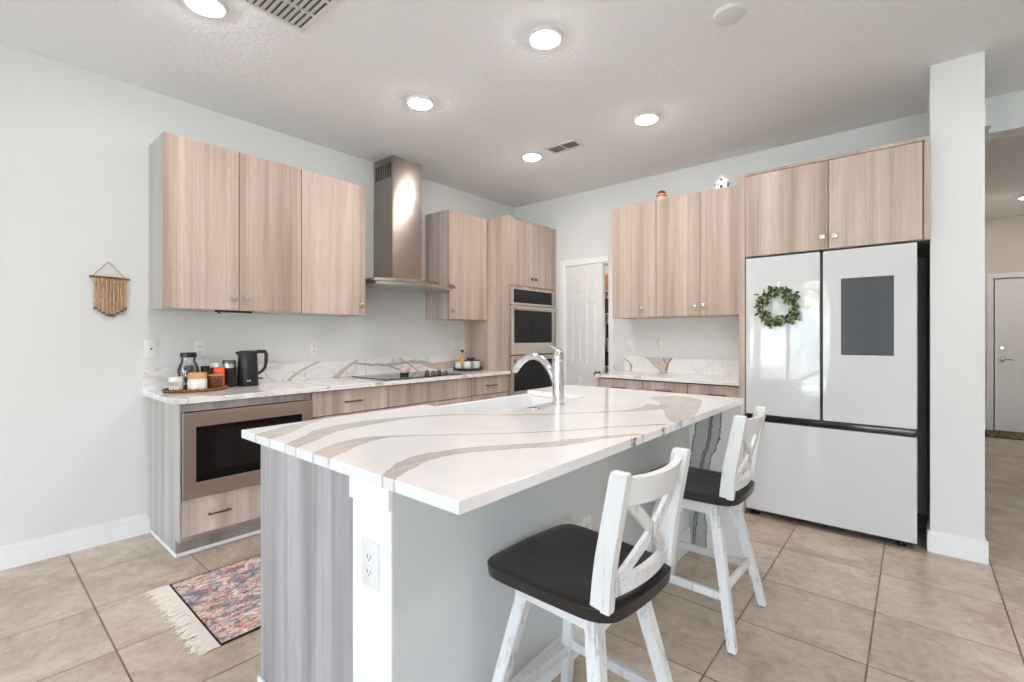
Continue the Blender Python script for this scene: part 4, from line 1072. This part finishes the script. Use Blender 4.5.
M['green_mark'] = simple('green_print', (120, 140, 70), .5); M['yellow_mark'] = simple('yellow_print', (206, 180, 70), .5)
tx, ty = -3.525, .998
TR = thing('oval_tray', 'oval woven rattan tray on the left end of the counter', 'tray', (tx, ty, ZT_))
a_, b_ = .135, .172
bm = BM(); lathe(bm, [(0, 0), (1.0, 0), (1.0, .006), (0, .006)], (tx, ty, ZT_), 40, sx=a_, sy=b_); obj('tray_base', bm, M['rattan'], TR)
bm = BM()
pts = [(tx + a_ * math.cos(q), ty + b_ * math.sin(q), ZT_ + .011 + .0025 * math.sin(q * 24)) for q in [2 * PI * k / 96 for k in range(97)]]
tube(bm, pts, .0085, 8, False); obj('tray_rim', bm, M['rattan'], TR)
zt = ZT_ + .0065
def jar(name, label, cat, x, y, r, h, mat, z=None): pass
# big glass jar with black lid and dark pods
x_, y_ = -3.570, .965
J = thing('glass_jar', 'tall clear glass jar with black lid full of dark pods on the oval tray', 'jar', (x_, y_, zt))
obj('jar_glass', lathe(BM(), [(0, 0), (.050, 0), (.056, .01), (.060, .13), (.048, .165), (.040, .178), (.040, .205), (.037, .205), (.037, .176), (.056, .128), (.053, .012), (0, .006)], (x_, y_, zt), 28), M['glass'], J)
obj('lid', lathe(BM(), [(0, .238), (.040, .238), (.0455, .233), (.0455, .206), (.041, .205), (0, .205)], (x_, y_, zt), 28), M['black_plastic'], J)
bm = BM(); rnd = random.Random(11)
for k in range(110):
    a = rnd.random() * 2 * PI; R_ = .043 * math.sqrt(rnd.random()); z_ = .018 + .135 * rnd.random(); c = Vector((x_ + R_ * math.cos(a) * (1 if z_ < .13 else .7), y_ + R_ * math.sin(a) * (1 if z_ < .13 else .7), zt + z_))
    d = Vector((rnd.gauss(0, 1), rnd.gauss(0, 1), rnd.gauss(0, 1))).normalized() * .009
    tube(bm, [c - d, c - d * .5, c + d * .5, c + d], [.002, .007, .007, .003], 7)
o_ = obj('pods', bm, M['brown'], J); o_['kind'] = 'stuff'
# white sugar jar with wooden lid
x_, y_ = -3.462, .985
J = thing('sugar_jar', 'short white jar with pale wooden lid at the front of the oval tray', 'jar', (x_, y_, zt))
obj('jar_body', lathe(BM(), [(0, 0), (.046, 0), (.053, .007), (.054, .062), (.048, .074), (0, .074)], (x_, y_, zt), 28), M['ceramic'], J)
obj('lid', lathe(BM(), [(0, .074), (.050, .074), (.053, .078), (.051, .106), (.044, .112), (0, .112)], (x_, y_, zt), 28), M['cork'], J)
# printed mug
x_, y_ = -3.508, .882
J = thing('printed_cup', 'small white cup with green print on the left of the oval tray', 'cup', (x_, y_, zt))
obj('cup_body', lathe(BM(), [(0, 0), (.034, 0), (.037, .005), (.038, .088), (.035, .088), (.034, .008), (0, .006)], (x_, y_, zt), 24), M['ceramic'], J)
bm = BM()
for k, a in enumerate((-1.2, -.85, -.45, -.05)):
    c = Vector((x_ + .0382 * math.cos(a), y_ + .0382 * math.sin(a), zt + .045)); tpt = Vector((-math.sin(a), math.cos(a), 0)) * .005
    tube(bm, [c - tpt + Vector((0, 0, -.012)), c - tpt + Vector((0, 0, .012)), c + tpt + Vector((0, 0, .010)), c + tpt + Vector((0, 0, -.010))], .0017, 6)
obj('green_print', bm, M['green_mark'], J)
# amber cut glass jar, small black-capped jar, orange packet, white-capped bottle
x_, y_ = -3.485, 1.092
J = thing('amber_tumbler', 'amber cut glass tumbler on the oval tray beside the orange packet', 'tumbler', (x_, y_, zt))
obj('glass_body', lathe(BM(), [(0, 0), (.034, 0), (.040, .008), (.047, .085), (.043, .085), (.037, .010), (0, .008)], (x_, y_, zt), 24), M['amber'], J)
obj('rim', lathe(BM(), [(.047, .085), (.0485, .090), (.043, .092), (.043, .085)], (x_, y_, zt), 24), M['cork'], J)
x_, y_ = -3.585, 1.065
J = thing('spice_bottle', 'small dark bottle with black cap behind the amber tumbler', 'bottle', (x_, y_, zt))
obj('bottle_body', lathe(BM(), [(0, 0), (.028, 0), (.030, .004), (.030, .095), (.022, .112), (0, .112)], (x_, y_, zt), 20), M['brown'], J)
obj('cap', lathe(BM(), [(0, .145), (.024, .145), (.026, .140), (.026, .113), (0, .112)], (x_, y_, zt), 20), M['black_plastic'], J)
x_, y_ = -3.535, 1.132
J = thing('snack_packet', 'bright orange crinkled snack packet at the right end of the oval tray', 'packet', (x_, y_, zt))
bm = BM(); rnd = random.Random(2); V = {}
for s_ in (0, 1):
    for i in range(7):
        for j in range(9):
            u, v = i / 6 - .5, j / 8; bl = (1 - (2 * u) ** 2) * (1 - (2 * v - 1) ** 4) * .016 + rnd.uniform(0, .003)
            V[s_, i, j] = bm.verts.new((x_ + (bl if s_ == 0 else -bl) + .001 * (1 - 2 * s_), y_ + u * .062, zt + v * .124))
    for i in range(6):
        for j in range(8): bm.faces.new((V[s_, i, j], V[s_, i + 1, j], V[s_, i + 1, j + 1], V[s_, i, j + 1]))
for j in range(8):
    for i in (0, 6): bm.faces.new((V[0, i, j], V[0, i, j + 1], V[1, i, j + 1], V[1, i, j]))
for i in range(6):
    for j in (0, 8): bm.faces.new((V[0, i, j], V[0, i + 1, j], V[1, i + 1, j], V[1, i, j]))
obj('packet_body', bm, M['orange'], J, smooth=20)
obj('top_seal', box(BM(), x_ - .0015, x_ + .0015, y_ - .031, y_ + .031, zt + .123, zt + .134), M['orange'], J, smooth=0)
x_, y_ = -3.600, 1.125
J = thing('vitamin_bottle', 'dark red bottle with white cap behind the orange packet', 'bottle', (x_, y_, zt))
M['darkred'] = simple('dark_red_plastic', (112, 38, 34), .35)
obj('bottle_body', lathe(BM(), [(0, 0), (.027, 0), (.028, .004), (.028, .120), (.022, .132), (0, .132)], (x_, y_, zt), 20), M['darkred'], J)
obj('cap', lathe(BM(), [(0, .160), (.022, .160), (.025, .156), (.025, .133), (0, .132)], (x_, y_, zt), 20), M['white_plastic'], J)
# coffee press / canister
x_, y_ = -3.60, 1.213
J = thing('black_canister', 'black canister with clear glass top between tray and kettle', 'canister', (x_, y_, ZT_))
obj('canister_body', lathe(BM(), [(0, 0), (.040, 0), (.0415, .003), (.0415, .132), (0, .132)], (x_, y_, ZT_), 28), M['matte_black'], J)
obj('glass_collar', lathe(BM(), [(.040, .132), (.040, .160), (.037, .160), (.037, .132)], (x_, y_, ZT_), 28), M['nickel'], J)
obj('lid', lathe(BM(), [(0, .184), (.038, .184), (.0415, .179), (.0415, .160), (0, .160)], (x_, y_, ZT_), 28), M['dark_nickel'], J)
# kettle
x_, y_ = -3.60, 1.333
KT = thing('electric_kettle', 'matte black electric kettle standing on the left counter', 'kettle', (x_, y_, ZT_))
obj('power_base', lathe(BM(), [(0, 0), (.070, 0), (.072, .004), (.070, .014), (0, .014)], (x_, y_, ZT_), 32), M['black_plastic'], KT)
obj('kettle_body', lathe(BM(), [(0, .015), (.066, .015), (.068, .020), (.066, .10), (.062, .17), (.058, .218), (.054, .224), (0, .224)], (x_, y_, ZT_), 36), M['matte_black'], KT)
obj('lid', lathe(BM(), [(0, .232), (.035, .231), (.052, .227), (.053, .2245), (0, .2245)], (x_, y_, ZT_), 32), M['black_plastic'], KT)
bm = BM(); hexa(bm, [(x_ - .012, y_ - .045, ZT_ + .175), (x_ + .012, y_ - .045, ZT_ + .175), (x_ + .016, y_ - .03, ZT_ + .175), (x_ - .016, y_ - .03, ZT_ + .175)],
     [(x_ - .010, y_ - .083, ZT_ + .222), (x_ + .010, y_ - .083, ZT_ + .222), (x_ + .028, y_ - .035, ZT_ + .226), (x_ - .028, y_ - .035, ZT_ + .226)])
obj('spout', bm, M['matte_black'], KT)
pts = [(x_, y_ + .045, ZT_ + .214), (x_, y_ + .075, ZT_ + .222), (x_, y_ + .118, ZT_ + .220), (x_, y_ + .126, ZT_ + .20), (x_, y_ + .124, ZT_ + .15), (x_, y_ + .118, ZT_ + .115), (x_, y_ + .095, ZT_ + .088), (x_, y_ + .060, ZT_ + .070)]
obj('handle', tube(BM(), pts, [.013, .012, .0125, .0125, .012, .0115, .010, .010], 12), M['black_plastic'], KT)
bm = BM()
for q in (-.35, -.15):
    R_ = .069; lathe(bm, [(0, .0015), (.006, .001), (.007, 0)], (x_ + R_ * math.cos(q), y_ + R_ * math.sin(q), ZT_ + .035), 14, 'x')
obj('badge', bm, M['nickel'], KT)
bm = BM(); tube(bm, [(x_ + .02, y_ + .068, ZT_ + .045), (x_ + .02, y_ + .095, ZT_ + .042)], [.006, .005], 8); obj('switch', bm, M['black_plastic'], KT)

for ch in KT.children: ch.data.transform(Matrix.Diagonal((1, 1, 1.08, 1)))

# pot on the cooktop
M['pink'] = simple('pink_glazed_ceramic', (226, 196, 188), .2, var=.06)
x_, y_ = -3.43, 2.56
PT = thing('small_pot', 'small pink pot with dark base standing on the cooktop', 'pot', (x_, y_, .9235))
obj('pot_body', lathe(BM(), [(.036, .018), (.042, .028), (.043, .058), (.040, .064), (.037, .064), (.039, .028), (0, .02)], (x_, y_, .9235), 28), M['pink'], PT)
obj('dark_base', lathe(BM(), [(0, 0), (.036, 0), (.038, .004), (.038, .018), (0, .0185)], (x_, y_, .9235), 28), M['black_plastic'], PT)
bm = BM(); tube(bm, [(x_ - .030, y_ - .028, .9235 + .048), (x_ - .075, y_ - .07, .9235 + .068), (x_ - .105, y_ - .10, .9235 + .082)], [.006, .006, .007], 8); obj('handle', bm, M['nickel'], PT)

# second tray with spices near the oven cabinet
M['walnut'] = simple('dark_walnut', (62, 36, 28), .4, var=.15)
x_, y_ = -3.52, 3.43
T2 = thing('round_tray', 'dark round wooden tray at the far corner of the counter', 'tray', (x_, y_, ZT_))
obj('tray_base', lathe(BM(), [(0, .006), (.138, .006), (.150, .012), (.153, .026), (.158, .026), (.155, .008), (.12, 0), (0, 0)], (x_, y_, ZT_), 40), M['walnut'], T2)
z2 = ZT_ + .0065
def canister(label, x, y, r, h, z=z2, lidmat='black_plastic', name='ceramic_canister'):
    T = thing(name, label, 'canister', (x, y, z), 'canisters on the dark round tray')
    obj('canister_body', lathe(BM(), [(0, 0), (r * .94, 0), (r, .004), (r, h), (0, h)], (x, y, z), 24), M['ceramic'], T)
    obj('lid', lathe(BM(), [(0, h + .012), (r * .9, h + .012), (r * .96, h + .008), (r * .96, h), (0, h)], (x, y, z), 24), M[lidmat], T)
canister('white canister with pale wooden lid at the left of the dark tray', -3.575, 3.352, .038, .074, lidmat='cork')
canister('white square-shouldered canister in the middle of the dark tray', -3.470, 3.372, .042, .088)
canister('white canister at the right end of the dark tray beside the oven cabinet', -3.468, 3.490, .042, .088)
x_, y_ = -3.615, 3.435
OB = thing('oil_bottle', 'tall amber oil bottle with black cap on the dark tray', 'bottle', (x_, y_, z2))
M['oil'] = simple('amber_oil', (214, 170, 120), .15, var=.08)
obj('bottle_body', lathe(BM(), [(0, 0), (.028, 0), (.030, .004), (.030, .12), (.014, .150), (.012, .180), (0, .180)], (x_, y_, z2), 22), M['oil'], OB)
obj('cap', lathe(BM(), [(0, .203), (.016, .203), (.017, .199), (.017, .178), (0, .178)], (x_, y_, z2), 18), M['black_plastic'], OB)
for (x_, y_, lab) in ((-3.555, 3.470, 'short dark spice jar behind the middle canister'), (-3.555, 3.530, 'short dark spice jar behind the right-hand canister')):
    T = thing('spice_jar', lab, 'jar', (x_, y_, z2), 'spice jars at the back of the dark tray')
    obj('jar_body', lathe(BM(), [(0, 0), (.022, 0), (.022, .095), (0, .095)], (x_, y_, z2), 18), M['brown'], T)
    obj('cap', lathe(BM(), [(0, .115), (.021, .115), (.022, .112), (.022, .0955), (0, .0955)], (x_, y_, z2), 18), M['black_plastic'], T)

# figurines on top of the wall cabinets
M['red'] = simple('red_glaze', (178, 38, 40), .3); M['cream'] = simple('cream_glaze', (238, 214, 196), .3)
x_, y_, z_ = -1.79, 4.25, 2.5005
FG = thing('red_topped_figurine', 'small cream figurine with red top on the wall cabinets', 'figurine', (x_, y_, z_))
obj('figurine_body', lathe(BM(), [(0, 0), (.040, 0), (.046, .012), (.044, .040), (.046, .070), (.040, .085), (0, .088)], (x_, y_, z_), 24), M['cream'], FG)
obj('red_top', lathe(BM(), [(.038, .086), (.040, .094), (.034, .108), (.018, .118), (0, .120)], (x_, y_, z_), 24), M['red'], FG)
bm = BM(); lathe(bm, [(.0465, .060), (.049, .064), (.049, .072), (.0465, .076)], (x_, y_, z_), 24); obj('band', bm, M['cork'], FG)
x_, y_ = -1.24, 4.22
BHs = thing('house_figurine', 'small white house figurine with black spots on the wall cabinets', 'figurine', (x_, y_, z_), rotz=0)
bm = BM(); prism(bm, [(x_ - .042, z_), (x_ + .042, z_), (x_ + .046, z_ + .07), (x_, z_ + .118), (x_ - .046, z_ + .07)], y_ - .035, y_ + .035, 'y', .003); obj('house_body', bm, M['ceramic'], BHs, smooth=0)
bm = BM()
for s_ in (-1, 1):
    hexa(bm, [(x_ + s_ * .060, y_ - .043, z_ + .058), (x_ + s_ * .060, y_ + .043, z_ + .058), (x_, y_ + .043, z_ + .120), (x_, y_ - .043, z_ + .120)],
         [(x_ + s_ * .062, y_ - .043, z_ + .066), (x_ + s_ * .062, y_ + .043, z_ + .066), (x_, y_ + .043, z_ + .130), (x_, y_ - .043, z_ + .130)])
obj('roof', bm, M['ceramic'], BHs, smooth=0)
bm = BM()
for (dx, dz, r) in ((0, .088, .010), (0, .030, .014), (-.026, .055, .006), (.024, .060, .006)):
    lathe(bm, [(0, -.0015), (r, -.001), (r, .001)], (x_ + dx, y_ - .0355, z_ + dz), 16, 'y')
for (dy, dz, r) in ((0, .045, .012),): lathe(bm, [(0, .0015), (r, .001), (r, -.001)], (x_ + .0435, y_ + dy, z_ + dz), 16, 'x')
obj('black_spots', bm, M['black_plastic'], BHs)

# pantry shelf and goods glimpsed through the ajar door
M['shelf'] = simple('pantry_shelf_white', (222, 220, 216), .5)
PS = thing('pantry_shelving', 'white wire-style pantry shelves glimpsed past the ajar door', 'shelf', (-2.5, 5.75, 0))
for z_ in (.45, .85, 1.22, 1.55, 1.85):
    obj('shelf_board', box(BM(), -3.5, -2.101, 5.55, 5.949, z_, z_ + .02, .002), M['shelf'], PS, smooth=0)
goods = [('cereal_box', 'box', (96, 62, 44)), ('snack_box', 'box', (110, 44, 38)), ('food_jar', 'jar', (74, 46, 36)), ('food_tin', 'tin', (60, 42, 48))]
pal = ['orange', 'brown', 'dark red', 'plum', 'tan']
rnd = random.Random(9); ordn = ['lowest', 'second', 'middle', 'fourth', 'top']
for si, z_ in enumerate((.47, .87, 1.24, 1.57, 1.87)):
    for k in range(3):
        x_ = -3.235 + k * .13; nm, ct, rgb = goods[(si + k) % 4]; hh = .20 + .05 * rnd.random()
        if si == 4: rgb = (216, 140, 84)
        m_ = simple('pantry_' + nm, rgb, .5, var=.2, scale=25)
        if ct == 'box':
            o_ = obj(nm, box(BM(), x_ - .055, x_ + .055, 5.62, 5.72, z_ + .001, z_ + hh, .003), m_)
        else:
            o_ = obj(nm, lathe(BM(), [(0, 0), (.048, 0), (.05, .005), (.05, hh * .75), (.042, hh * .82), (.044, hh * .84), (.044, hh * .95), (0, hh * .95)], (x_, 5.67, z_ + .001), 20), m_)
        tag(o_, '%s %s on the %s pantry shelf, %s of three' % ({'cereal_box': 'tall cardboard', 'snack_box': 'red cardboard', 'food_jar': 'brown', 'food_tin': 'purple'}[nm], ct, ordn[si], ('leftmost', 'centre', 'rightmost')[k]), ct, 'pantry goods')

dup(CLn, (-2.7, 5.15, ZC), 'added unseen recessed ceiling light inside the pantry')  # unseen lamp added to light the goods behind the ajar door
